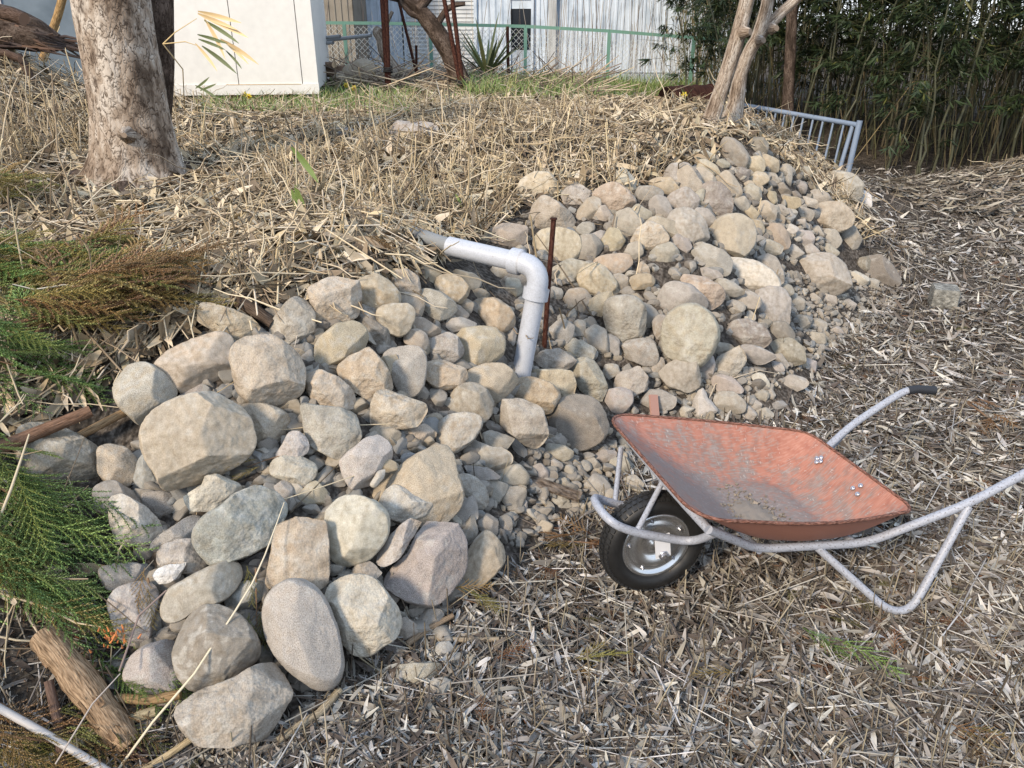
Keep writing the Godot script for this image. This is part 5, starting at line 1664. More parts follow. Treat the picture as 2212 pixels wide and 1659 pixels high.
func stick(called: String, label: String, cat: String, pts: Array, rad: Array, col: Color, cap: Color, group := "", lump := 0.0, sides := 9, mat: Material = null) -> void:
	var mb := MB.new()
	var rel := []
	for p in pts: rel.append(p - pts[0])
	mb.tube(rel, rad, sides, col, true, cap, lump, 3)
	solo(called, mb.mesh(mat if mat else mats.bark_thin), label, cat, pts[0], group)

func up(px: float, py: float, h: float) -> Vector3:
	return at_ground(px, py, h)

func build_sticks() -> void:
	# rotten log: lumpy bark with torn fibres at its lower end
	var a := up(92, 1372, .14)
	var b := up(280, 1605, .035)
	var pts := []
	var rad := []
	for k in 22:
		var t := k / 21.0
		pts.append(a.lerp(b, t) - a + Vector3(0, .012 * sin(t * 5), 0))
		rad.append(.034 + .006 * sin(t * 3) + .003 * sin(t * 17))
	var o := thing("rotten_log", "rotten log with flaking brown bark propped from the cedar boughs to the ground", "log", a)
	var mb := MB.new()
	mb.tube(pts, rad, 22, Color(.40, .30, .20), true, Color(.25, .17, .11), .09, 5)
	part(o, "trunk", mb.mesh(mats.bark_thin))
	rng.seed = 81
	for k in 26:
		var t := rng.randf()
		var p: Vector3 = (b - a) * t
		var dir := (b - a).normalized()
		var out := dir.cross(Vector3(rng.randfn(), rng.randfn(), rng.randfn())).normalized()
		if out.dot(Vector3(0, .5, 1)) < 0: out = -out
		mb = MB.new()
		var s := rng.randf_range(.02, .06)
		mb.box(Transform3D(Basis(dir, out, dir.cross(out)), p + out * .036), Vector3(s, .005, rng.randf_range(.008, .018)), Color(.34, .24, .155) * rng.randf_range(.7, 1.4))
		part(o, "bark_flake", mb.mesh(mats.bark_thin))
	for k in 9:
		var st: Vector3 = (b - a) * .96 + Vector3(rng.randfn(), rng.randfn(), rng.randfn()) * .014
		mb = MB.new()
		mb.tube([st, st + (b - a).normalized() * .06 + Vector3(rng.randfn(), .3, rng.randfn()) * .015, st + (b - a).normalized() * .1 + Vector3(rng.randfn(), 0, rng.randfn()) * .03], [.007, .005, .002], 5, Color(.20, .13, .1))
		part(o, "splinter", mb.mesh(mats.bark_thin))
	stick("cut_branch", "cut cedar branch with a pale sawn end resting on the big grey boulder", "branch", [up(-40, 985, .13), up(80, 935, .15), up(196, 888, .16)], [.021, .020, .019], Color(.27, .17, .12), Color(.66, .54, .36), "", .05, 14)
	stick("cut_branch", "short peeled branch end showing behind the cut cedar branch", "branch", [up(165, 945, .06), up(270, 890, .06)], [.014, .013], Color(.42, .30, .18), Color(.6, .48, .3), "", .05, 10)
	stick("white_pole", "white enamelled pole lying across the lower corner of the brush", "pole", [up(-40, 1508, .12), up(110, 1592, .09), up(235, 1668, .05)], [.010, .010, .010], Color(.74, .73, .75), Color(.5, .5, .5), "", 0.0, 12, plain_mat("enamel", Color(.66, .65, .64), .4))
	stick("stick", "dark upright stick rising beside the rotten log", "stick", [up(138, 1665, .03), up(125, 1560, .07), up(105, 1470, .13)], [.013, .012, .011], Color(.19, .135, .11), Color(.3, .2, .14), "", .1)
	stick("bamboo_piece", "pale cut bamboo piece sticking out under the rotten log", "bamboo piece", [up(70, 1655, .03), up(145, 1620, .04), up(222, 1570, .05)], [.013, .0135, .014], Color(.62, .56, .42), Color(.72, .66, .52))
	stick("bamboo_piece", "pale cut bamboo piece lying at the foot of the lowest boulder", "bamboo piece", [up(300, 1668, .025), up(365, 1630, .03), up(425, 1588, .035)], [.0085, .009, .009], Color(.60, .50, .32), Color(.72, .64, .46))
	stick("bamboo_piece", "bamboo length lying in shade behind the rotten log", "bamboo piece", [up(255, 1508, .06), up(330, 1512, .07), up(390, 1500, .07)], [.013, .013, .013], Color(.38, .27, .15), Color(.5, .4, .25))
	stick("bamboo_piece", "grey bamboo stub under the lowest boulder", "bamboo piece", [up(255, 1560, .03), up(340, 1535, .05)], [.014, .014], Color(.42, .38, .26), Color(.5, .45, .3))
	stick("bamboo_piece", "bamboo length in the litter below the oval boulder", "bamboo piece", [up(600, 1600, .02), up(690, 1540, .025), up(735, 1490, .03)], [.012, .012, .011], Color(.47, .42, .32), Color(.5, .45, .3))
	stick("stick", "weathered stick in the litter at the foot of the heap", "stick", [up(880, 1392, .02), up(920, 1360, .025), up(978, 1330, .03)], [.010, .011, .009], Color(.40, .31, .22), Color(.5, .4, .3), "", .12)
	stick("stick", "straight grey stick lying in the litter below the pointed stone", "stick", [up(925, 1378, .012), up(1000, 1382, .014), up(1078, 1381, .014)], [.008, .008, .0085], Color(.42, .37, .29), Color(.5, .45, .35))
	stick("twig", "crooked dark twig standing in the foreground litter", "twig", [up(900, 1600, .01), up(905, 1560, .02), up(925, 1510, .05), up(928, 1475, .06)], [.004, .004, .0035, .002], Color(.17, .15, .13), Color(.2, .18, .15))
	stick("dry_stalk", "long thin dry stalk bent across the dark boulders", "stalk", [up(248, 1672, .02), up(330, 1560, .10), up(420, 1455, .19), up(505, 1325, .20), up(545, 1260, .20), up(572, 1200, .20), up(598, 1130, .19), up(614, 1085, .18)], [.0034, .0033, .003, .0028, .0026, .0022, .0018, .0012], Color(.58, .51, .38), Color(.6, .5, .4), "", 0.0, 6, mats.litter)
	stick("dry_stalk", "thin grey stalk leaning over the rotten log", "stalk", [up(120, 1650, .1), up(200, 1520, .2), up(260, 1455, .2)], [.0022, .002, .0015], Color(.36, .32, .29), Color(.3, .3, .3), "", 0.0, 5, mats.litter)
	stick("dry_stalk", "thin dark stalk with orange seed tips beside the cedar bough", "stalk", [up(258, 1450, .17), up(300, 1330, .17), up(360, 1275, .17)], [.003, .0028, .0025], Color(.22, .17, .15), Color(.3, .3, .3), "", 0.0, 5, mats.litter)
	stick("dry_root", "pale wiry root trailing over the rubble near the wheelbarrow lip", "root", [up(1515, 900, .03), up(1545, 830, .04), up(1590, 815, .05), up(1640, 800, .04), up(1685, 808, .02)], [.003, .003, .003, .0025, .002], Color(.48, .41, .31), Color(.4, .3, .2), "", 0.0, 5, mats.litter)
	# roots of the bank showing as dark bands above the heap
	stick("old_root", "thick dark root lying down the bank above the flat slab", "root", [up(440, 600, .03), up(520, 650, .05), up(590, 700, .03)], [.026, .03, .022], Color(.13, .105, .085), Color(.1, .1, .1), "", .12)
	# seeds at the tip of the orange-tipped stalk
	var se := thing("seed_cluster", "orange-brown cedar flower buds clustered at the tip of a twig", "seed cluster", up(250, 1385, .2))
	rng.seed = 85
	for k in 26:
		var mb2 := MB.new()
		var q := Vector3(rng.randfn() * .022, rng.randf_range(-.015, .03), rng.randfn() * .022)
		mb2.tube([q, q + Vector3(rng.randfn() * .004, .010, rng.randfn() * .004)], [.003, .0015], 5, pick([Color(.50, .19, .07), Color(.42, .16, .07)]))
		part(se, "bud", mb2.mesh(mats.twig))

# ------------------------------------------------------------------ trees

func trunk_mb(path: Array, rad: Array, sides: int, rows: int, flute: float, sd: int) -> MB:
	# a trunk resampled along a smooth path, with flutes and lumps
	var curve := Curve3D.new()
	for k in path.size():
		var tan := Vector3.ZERO
		if k > 0 and k < path.size() - 1: tan = (path[k + 1] - path[k - 1]) * 0.18
		curve.add_point(path[k], -tan, tan)
	var total := curve.get_baked_length()
	var cum := [0.0]
	for k in range(1, path.size()): cum.append(cum[-1] + (path[k] - path[k - 1]).length())
	var p := PackedVector3Array()
	var uvs := PackedVector2Array()
	var cl := PackedColorArray()
	for j in rows + 1:
		var t := float(j) / rows
		var c := curve.sample_baked(t * total)
		var ax := (curve.sample_baked(minf(total, t * total + .02)) - curve.sample_baked(maxf(0, t * total - .02))).normalized()
		var s := t * float(cum[-1])
		var i := 0
		while i < cum.size() - 2 and s > cum[i + 1]: i += 1
		var r := lerpf(rad[i], rad[i + 1], clampf((s - cum[i]) / (cum[i + 1] - cum[i]), 0, 1))
		var nn := (Vector3.RIGHT - ax * ax.x).normalized()
		var bb := ax.cross(nn)
		for k in sides + 1:
			var a := TAU * (k % sides) / sides
			var o := nn * cos(a) + bb * sin(a)
			var q := Vector3(cos(a) * 40, s * 60, sin(a) * 40) + Vector3(sd * 31, 0, 0)
			var f := 1.0 + noise.get_noise_3dv(q * Vector3(1.2, .35, 1.2)) * flute + noise.get_noise_3dv(q * 2.4) * flute * .35 + noise_fine.get_noise_3dv(q * 2.0) * .02
			p.append(c + o * r * f)
			uvs.append(Vector2(float(k) / sides, s))
			cl.append(Color.WHITE)
	var mb := MB.new()
	mb.grid(p, rows + 1, sides + 1, cl, uvs, false)
	return mb

func bark_mat(key: String, stops: Array, uscale: Vector2, crack: Color, amount: float) -> StandardMaterial3D:
	if mats.has(key): return mats[key]
	var size := 1024
	var cell := seamless(91, .042, size, FastNoiseLite.TYPE_CELLULAR, 1, FastNoiseLite.RETURN_DISTANCE2_SUB)
	var big := seamless(92, .004, size, FastNoiseLite.TYPE_SIMPLEX_SMOOTH, 5)
	var mid := seamless(93, .02, size, FastNoiseLite.TYPE_SIMPLEX_SMOOTH, 4)
	var o := PackedByteArray()
	o.resize(size * size * 3)
	var hgt := PackedByteArray()
	hgt.resize(size * size)
	var table := []
	for k in 256: table.append(ramp(stops, k / 255.0))
	for k in size * size:
		var x := k % size
		var y := k / size
		# bend the cracks a little
		var wx := (x + int((mid[k] - 128) * 0.22) + size) % size
		var wy := (y + int((mid[(k + 7777) % (size * size)] - 128) * 0.22) + size) % size
		var e := cell[wy * size + wx] / 255.0
		var c: Color = table[clampi(int(big[k] * 0.62 + mid[k] * 0.38), 0, 255)]
		var cr := clampf(1.0 - (e - 0.02) / 0.16, 0, 1) * clampf((mid[(k + 3333) % (size * size)] / 255.0 - .25) * 3.0, 0, 1)
		c = c.lerp(crack, cr * amount)
		o[k * 3] = int(c.r * 255); o[k * 3 + 1] = int(c.g * 255); o[k * 3 + 2] = int(c.b * 255)
		hgt[k] = int(clampf(minf(e * 3.0, 1.0) * 180 + mid[k] * .25, 0, 255))
	var m := std(.95)
	m.metallic_specular = .15
	m.vertex_color_use_as_albedo = true
	m.albedo_texture = picture(o, size)
	var im := Image.create_from_data(size, size, false, Image.FORMAT_L8, hgt)
	im.convert(Image.FORMAT_RGBA8)
	im.bump_map_to_normal_map(2.2)
	m.normal_enabled = true
	m.normal_texture = ImageTexture.create_from_image(im)
	m.normal_scale = 1.0
	m.uv1_scale = Vector3(uscale.x, uscale.y, 1)
	mats[key] = m
	return m

func bend_path(list: Array, d: float) -> Array:
	var o := []
	for q in list: o.append(at_d(q[0], q[1], d + (q[2] if q.size() > 2 else 0.0)))
	return o

func rooted(path: Array) -> Array:
	var b: Vector3 = path[0]
	var o := []
	for q in path: o.append(q - b)
	return [b, o]

func build_trees() -> void:
	var big_bark := bark_mat("bark_big", [[0, Color(.28, .24, .205)], [.24, Color(.38, .33, .285)], [.36, Color(.52, .465, .41)], [.50, Color(.61, .56, .505)], [.64, Color(.70, .665, .62)], [1, Color(.78, .755, .72)]], Vector2(1.0, .42), Color(.19, .155, .13), .7)
	var dark_bark := bark_mat("bark_dark", [[0, Color(.17, .145, .13)], [.4, Color(.27, .235, .21)], [.6, Color(.38, .335, .305)], [1, Color(.50, .46, .425)]], Vector2(1.0, .75), Color(.13, .10, .085), .8)
	var t := thing("persimmon_tree", "thick pale tree trunk with cracked bark rising from the bank", "tree", at_d(298, 415, 4.35))
	var base := t.position
	var main := bend_path([[300, 450], [298, 405], [292, 340], [281, 250], [258, 110], [240, 0], [226, -120], [215, -300], [190, -560]], 4.35)
	for k in main.size(): main[k] -= base
	part(t, "trunk", trunk_mb(main, [.40, .325, .235, .20, .187, .184, .18, .16, .11], 110, 190, .13, 1).mesh(big_bark))
	var second := bend_path([[318, 330, .12], [335, 200, .14], [338, 90, .14], [338, 0, .15], [345, -120, .2], [380, -400, .4]], 4.35)
	for k in second.size(): second[k] -= base
	part(t, "second_stem", trunk_mb(second, [.10, .092, .086, .082, .08, .06], 48, 90, .08, 2).mesh(dark_bark), "darker second stem joined to the trunk")
	# root flare
	rng.seed = 95
	for a in [-2.6, -1.3, .2, 1.2, 2.2]:
		var dir := Vector3(sin(a), 0, cos(a))
		var p0 := Vector3(0, .02, 0) + dir * .10
		var p1 := dir * .36
		p1.y = height(base.x + p1.x, -(base.z + p1.z)) - base.y + .01
		var p2 := dir * .62
		p2.y = height(base.x + p2.x, -(base.z + p2.z)) - base.y - .06
		part(t, "root", trunk_mb([p0 - dir * .08, p1, p2], [.15, .055, .02], 24, 14, .15, int(a * 9) + 40).mesh(dark_bark), "dark root running into the litter")
	# burl
	var bl := MB.new()
	bl.tube([Vector3(.10, .33, .19), Vector3(.102, .335, .225), Vector3(.102, .335, .238)], [.045, .036, .014], 14, Color.WHITE, true, Color(0, 0, 0, 0), .1, 2)
	part(t, "knot", bl.mesh(big_bark))
	# crown far above the frame: limbs that end in bare twigs
	for k in 3:
		var q0: Vector3 = main[-1]
		var mb := MB.new()
		mb.tube([q0 - Vector3(0, .5, 0), q0 + Vector3([-.6, .5, .1][k], .5, [.2, .1, -.6][k]), q0 + Vector3([-1.2, 1.2, .2][k], 1.2, [.4, .3, -1.2][k])], [.07, .05, .02], 10, Color.WHITE)
		part(t, "limb", mb.mesh(dark_bark))
	# two leaning trees on the bank's shoulder
	var rt := [
		[[[1522, 300], [1533, 268], [1558, 195], [1585, 110], [1604, 40], [1622, -40], [1640, -160], [1670, -420]], 6.1, [.095, .07, .057, .055, .052, .050, .048, .035], "leaning pale tree trunk at the shoulder of the bank", big_bark],
		[[[1580, 262], [1590, 225], [1600, 160], [1625, 100], [1652, 62], [1690, 25], [1738, -20], [1830, -130]], 6.5, [.09, .066, .052, .050, .047, .04, .035, .027], "leaning tree trunk that forks, behind the pale leaning one", big_bark]]
	for e in rt:
		var w := rooted(bend_path(e[0], e[1]))
		var o := thing("leaning_tree", e[3], "tree", w[0], "leaning trees on the bank")
		part(o, "trunk", trunk_mb(w[1], e[2], 56, 110, .12, int(e[1] * 10)).mesh(e[4]))
		if e[1] > 6.3:
			var f := bend_path([[1632, 92], [1652, 30], [1664, -40], [1690, -300]], 6.5)
			for k in f.size(): f[k] -= w[0]
			part(o, "fork", trunk_mb(f, [.05, .048, .045, .03], 32, 50, .1, 9).mesh(big_bark))
			for q in [[1640, 88], [1668, 62]]:
				var kb: Vector3 = at_d(q[0], q[1], 6.43) - w[0]
				var mb := MB.new()
				mb.tube([kb, kb + Vector3(.02, .005, .045)], [.045, .022], 10, Color.WHITE, true, Color(0, 0, 0, 0), .12, 4)
				part(o, "knot", mb.mesh(big_bark))
		else:
			var kb: Vector3 = at_d(1603, 70, 6.05) - w[0]
			var mb := MB.new()
			mb.tube([kb, kb + Vector3(.045, .005, .05)], [.05, .024], 10, Color.WHITE, true, Color(0, 0, 0, 0), .12, 4)
			part(o, "knot", mb.mesh(big_bark))
	var w := rooted(bend_path([[1700, 250], [1703, 200], [1708, 100], [1712, 0], [1716, -120], [1722, -420]], 11.2))
	var o := thing("dark_tree", "straight dark tree trunk standing behind the grey railing", "tree", w[0])
	part(o, "trunk", trunk_mb(w[1], [.085, .074, .07, .068, .064, .05], 40, 90, .08, 33).mesh(dark_bark))
	# gnarled fruit tree near the fence, with rusty props
	w = rooted(bend_path([[992, 172], [985, 150], [972, 115], [952, 82], [928, 48], [905, 20], [875, -5], [840, -12]], 9.7))
	o = thing("gnarled_tree", "gnarled leaning fruit tree propped by rusty pipes near the fence", "tree", w[0])
	part(o, "trunk", trunk_mb(w[1], [.13, .11, .105, .11, .105, .09, .07, .06], 40, 90, .26, 50).mesh(dark_bark))
	for q in [[[[920, 40], [888, 28], [868, 6], [858, -30]], .045], [[[940, 62], [965, 20], [985, 10], [1005, 8]], .04], [[[905, 18], [925, -5], [960, -40]], .06], [[[875, -5], [860, -40], [870, -120]], .05]]:
		var bp := bend_path(q[0], 9.65)
		for k in bp.size(): bp[k] -= w[0]
		var rr := []
		for k in bp.size(): rr.append(q[1] * (1.0 - .16 * k))
		part(o, "limb", trunk_mb(bp, rr, 20, 30, .25, 60).mesh(dark_bark))
	w = rooted(bend_path([[858, 160], [842, 135], [826, 108], [822, 85], [815, 70], [820, 60]], 10.2))
	o = thing("dead_stump", "pale twisted dead stem standing between rusty pipes", "stump", w[0])
	part(o, "trunk", trunk_mb(w[1], [.09, .075, .055, .05, .06, .04], 24, 50, .3, 70).mesh(big_bark))
	var f2 := bend_path([[828, 100], [832, 60], [848, 25]], 10.2)
	for k in 3: f2[k] -= w[0]
	part(o, "limb", trunk_mb(f2, [.03, .025, .02], 12, 20, .2, 71).mesh(big_bark))

# ------------------------------------------------------------------ sheds, fence, railing

func ribbed(x0: float, x1: float, y0: float, y1: float, pitch: float, depth: float, horizontal := false) -> MB:
	# a sheet with real ribs in the plane z = 0, ribs standing out towards +z
	var mb := MB.new()
	var from := y0 if horizontal else x0
	var to := y1 if horizontal else x1
	var prof := []
	var t := from
	while t < to:
		for q in [[0.0, 0.0], [.55, 0.0], [.65, 1.0], [.9, 1.0]]:
			if t + q[0] * pitch <= to: prof.append([t + q[0] * pitch, q[1] * depth])
		t += pitch
	for k in prof.size() - 1:
		var a: Array = prof[k]
		var b: Array = prof[k + 1]
		if horizontal: mb.quad([Vector3(x0, a[0], a[1]), Vector3(x1, a[0], a[1]), Vector3(x1, b[0], b[1]), Vector3(x0, b[0], b[1])], Color.WHITE)
		else: mb.quad([Vector3(a[0], y0, a[1]), Vector3(b[0], y0, b[1]), Vector3(b[0], y1, b[1]), Vector3(a[0], y1, a[1])], Color.WHITE)
	return mb

func box_mesh(at: Vector3, size: Vector3, m: Material, turn := Basis()) -> ArrayMesh:
	var mb := MB.new()
	mb.box(Transform3D(turn, at), size, Color.WHITE)
	return mb.mesh(m)

func wall_mat(key: String, a: Color, b: Color, rough := .6) -> StandardMaterial3D:
	if not mats.has(key):
		var m := std(rough)
		m.metallic_specular = .3
		tri_mat(m, blend_tex(seamless(key.hash() % 1000, .012, 256, FastNoiseLite.TYPE_SIMPLEX_SMOOTH, 5), [[0, a], [.35, a.lerp(b, .6)], [.6, b], [1, b]], seamless(17, .06, 256), .02, 256), .6)
		mats[key] = m
	return mats[key]

func build_sheds() -> void:
	# white site hut on blocks, turned to face the heap
	var br := at_d(690, 203, 8.6)
	var bl := at_d(330, 211, 8.35)
	var dirx := (br - bl)
	dirx.y = 0
	var wdt := dirx.length() + 0.3
	dirx = dirx.normalized()
	var hut := thing("white_hut", "plain white metal site hut raised on blocks behind the big tree", "shed", Vector3(br.x, br.y, br.z))
	hut.basis = Basis(dirx, Vector3.UP, dirx.cross(Vector3.UP))
	var wm := wall_mat("hut_white", Color(.83, .83, .815), Color(.85, .85, .835), .5)
	var seam := wall_mat("hut_seam", Color(.55, .54, .5), Color(.66, .65, .61), .6)
	# panels between seams
	var cuts := [0.0, -.16, -.80, -1.52, -2.24]
	for k in 4:
		var x1: float = cuts[k] - (.0 if k == 0 else .004)
		var x0: float = cuts[k + 1] + .004
		part(hut, "panel", box_mesh(Vector3((x0 + x1) * .5, 1.3, -.02), Vector3(x1 - x0, 2.4, .04), wm))
	part(hut, "base_rail", box_mesh(Vector3(-wdt * .5 + .004, .05, -.012), Vector3(wdt, .098, .06), wm))
	part(hut, "side_wall", box_mesh(Vector3(-.02, 1.27, -1.05), Vector3(.038, 2.44, 2.0), wm))
	part(hut, "core", box_mesh(Vector3(-wdt * .5 - .1, 1.3, -1.05), Vector3(wdt, 2.38, 2.0), seam), "dark seam between the panels")
	part(hut, "roof", box_mesh(Vector3(-wdt * .5, 2.56, -1.0), Vector3(wdt + .6, .1, 2.3), wm))
	var rust_line := MB.new()
	rust_line.box(Transform3D(Basis(), Vector3(-.55, .1005, .0185)), Vector3(.75, .006, .004), Color(.55, .40, .24))
	part(hut, "rust_streak", rust_line.mesh(mats.twig), "brown dirt line along the base rail")
	for xx in [-.82, -1.9]:
		var bk := MB.new()
		bk.box(Transform3D(Basis(), Vector3(xx, -.11, -.12)), Vector3(.30, .21, .18), Color(.45, .20, .15))
		part(hut, "brick_block", bk.mesh(mats.twig), "red brick block carrying the hut")
	# grey and cream sheets behind the tree
	var gp := at_d(150, 100, 8.2)
	var gs := thing("grey_sheet", "blue-grey sheet panel standing behind the big tree", "panel", Vector3(gp.x, height(gp.x, 8.2) - .2, gp.z))
	gs.rotation.y = .25
	part(gs, "sheet", box_mesh(Vector3(0, .9, 0), Vector3(1.0, 1.8, .04), wall_mat("sheet_grey", Color(.34, .39, .43), Color(.44, .49, .53))))
	part(gs, "edge_strip", box_mesh(Vector3(-.51, .9, .01), Vector3(.03, 1.8, .05), wm))
	var cp := at_d(20, 100, 8.8)
	var cs := thing("cream_sheet", "cream wall panel at the edge behind the rotten stump", "panel", Vector3(cp.x, height(cp.x, 8.8) - .2, cp.z))
	cs.rotation.y = .25
	part(cs, "sheet", box_mesh(Vector3(0, .9, 0), Vector3(1.1, 1.8, .05), wall_mat("sheet_cream", Color(.70, .67, .58), Color(.80, .78, .70))))
	part(cs, "top_rail", box_mesh(Vector3(0, 1.82, 0), Vector3(1.16, .05, .09), wm))
	# warehouse
	var d := 19.5
	var fl := .28
	var bld := thing("warehouse", "white ribbed metal warehouse with a roller shutter and a glazed door", "building", Vector3(at_d(1106, 100, d).x, fl, -d))
	bld.rotation.y = -.03
	var ox := bld.position.x
	var xof := func(px: float) -> float: return at_d(px, 100, d).x - ox
	var white := wall_mat("siding_white", Color(.64, .70, .76), Color(.76, .81, .86), .5)
	var grey := wall_mat("siding_grey", Color(.42, .40, .36), Color(.52, .50, .46), .6)
	var xs0: float = xof.call(765)
	var sh0: float = xof.call(876)
	var sh1: float = xof.call(1028)
	var dr0: float = xof.call(1098)
	var dr1: float = xof.call(1152)
	part(bld, "siding", ribbed(xs0, sh0, 0, 4.2, .16, .02).mesh(white))
	part(bld, "siding", ribbed(sh1, dr0, 0, 4.2, .16, .02).mesh(white))
	part(bld, "siding", ribbed(dr1, xof.call(1640), .42, 4.2, .16, .02).mesh(white))
	var top := ribbed(dr0, dr1, 2.02, 4.2, .16, .02)
	part(bld, "siding", top.mesh(white))
	part(bld, "shutter", ribbed(sh0, sh1, 0, 2.9, .085, .022, true).mesh(wall_mat("shutter", Color(.66, .68, .70), Color(.77, .79, .80), .5)))
	part(bld, "siding", ribbed(sh0, sh1, 2.9, 4.2, .16, .02).mesh(white))
	for xx in [sh0, sh1]: part(bld, "shutter_guide", box_mesh(Vector3(xx, 1.45, .02), Vector3(.07, 2.9, .07), white))
	part(bld, "plinth", box_mesh(Vector3((dr1 + xof.call(1640)) * .5, .2, .0), Vector3(xof.call(1640) - dr1, .4, .12), wall_mat("plinth", Color(.56, .62, .68), Color(.66, .71, .76))))
	var door := part(bld, "door", box_mesh(Vector3((dr0 + dr1) * .5, .45, .0), Vector3(dr1 - dr0 - .08, .9, .05), wall_mat("door_grey", Color(.56, .61, .66), Color(.64, .69, .74))))
	part(door, "frame", box_mesh(Vector3(dr0 + .03, 1.0, .03), Vector3(.06, 2.04, .09), white))
	part(door, "frame", box_mesh(Vector3(dr1 - .03, 1.0, .03), Vector3(.06, 2.04, .09), white))
	part(door, "frame", box_mesh(Vector3((dr0 + dr1) * .5, 1.99, .03), Vector3(dr1 - dr0 - .122, .06, .09), white))
	part(door, "rail", box_mesh(Vector3((dr0 + dr1) * .5, 1.86, .012), Vector3(dr1 - dr0 - .12, .19, .05), white))
	part(door, "glass", box_mesh(Vector3((dr0 + dr1) * .5, 1.335, .0), Vector3(dr1 - dr0 - .16, .86, .02), plain_mat("door_glass", Color(.10, .12, .15), .08)))
	part(door, "knob", box_mesh(Vector3(dr0 + .11, .93, .05), Vector3(.06, .05, .06), mats.zinc))
	part(bld, "downpipe", box_mesh(Vector3(xof.call(1192), 2.0, .09), Vector3(.17, 4.0, .12), wall_mat("downpipe", Color(.60, .62, .63), Color(.70, .72, .73))))
	part(bld, "rear_body", box_mesh(Vector3((xs0 + xof.call(1640)) * .5, 2.1, -2.1), Vector3(xof.call(1640) - xs0, 4.2, 4.0), grey))
	part(bld, "roof", box_mesh(Vector3((xs0 + xof.call(1640)) * .5, 4.28, -1.8), Vector3(xof.call(1640) - xs0 + .5, .15, 5.0), white))
	var gd := 17.5
	var ax := at_d(640, 100, gd).x
	var bx := at_d(768, 100, gd).x
	var ann := thing("grey_annex", "grey-brown ribbed metal annex between the white hut and the warehouse", "building", Vector3((ax + bx) * .5, .4, -gd))
	part(ann, "siding", ribbed(-(bx - ax) * .5 - .8, (bx - ax) * .5, 0, 4.0, .13, .02).mesh(grey))
	part(ann, "body", box_mesh(Vector3(-.4, 2.0, -.85), Vector3(bx - ax + .8, 4.0, 1.6), grey))

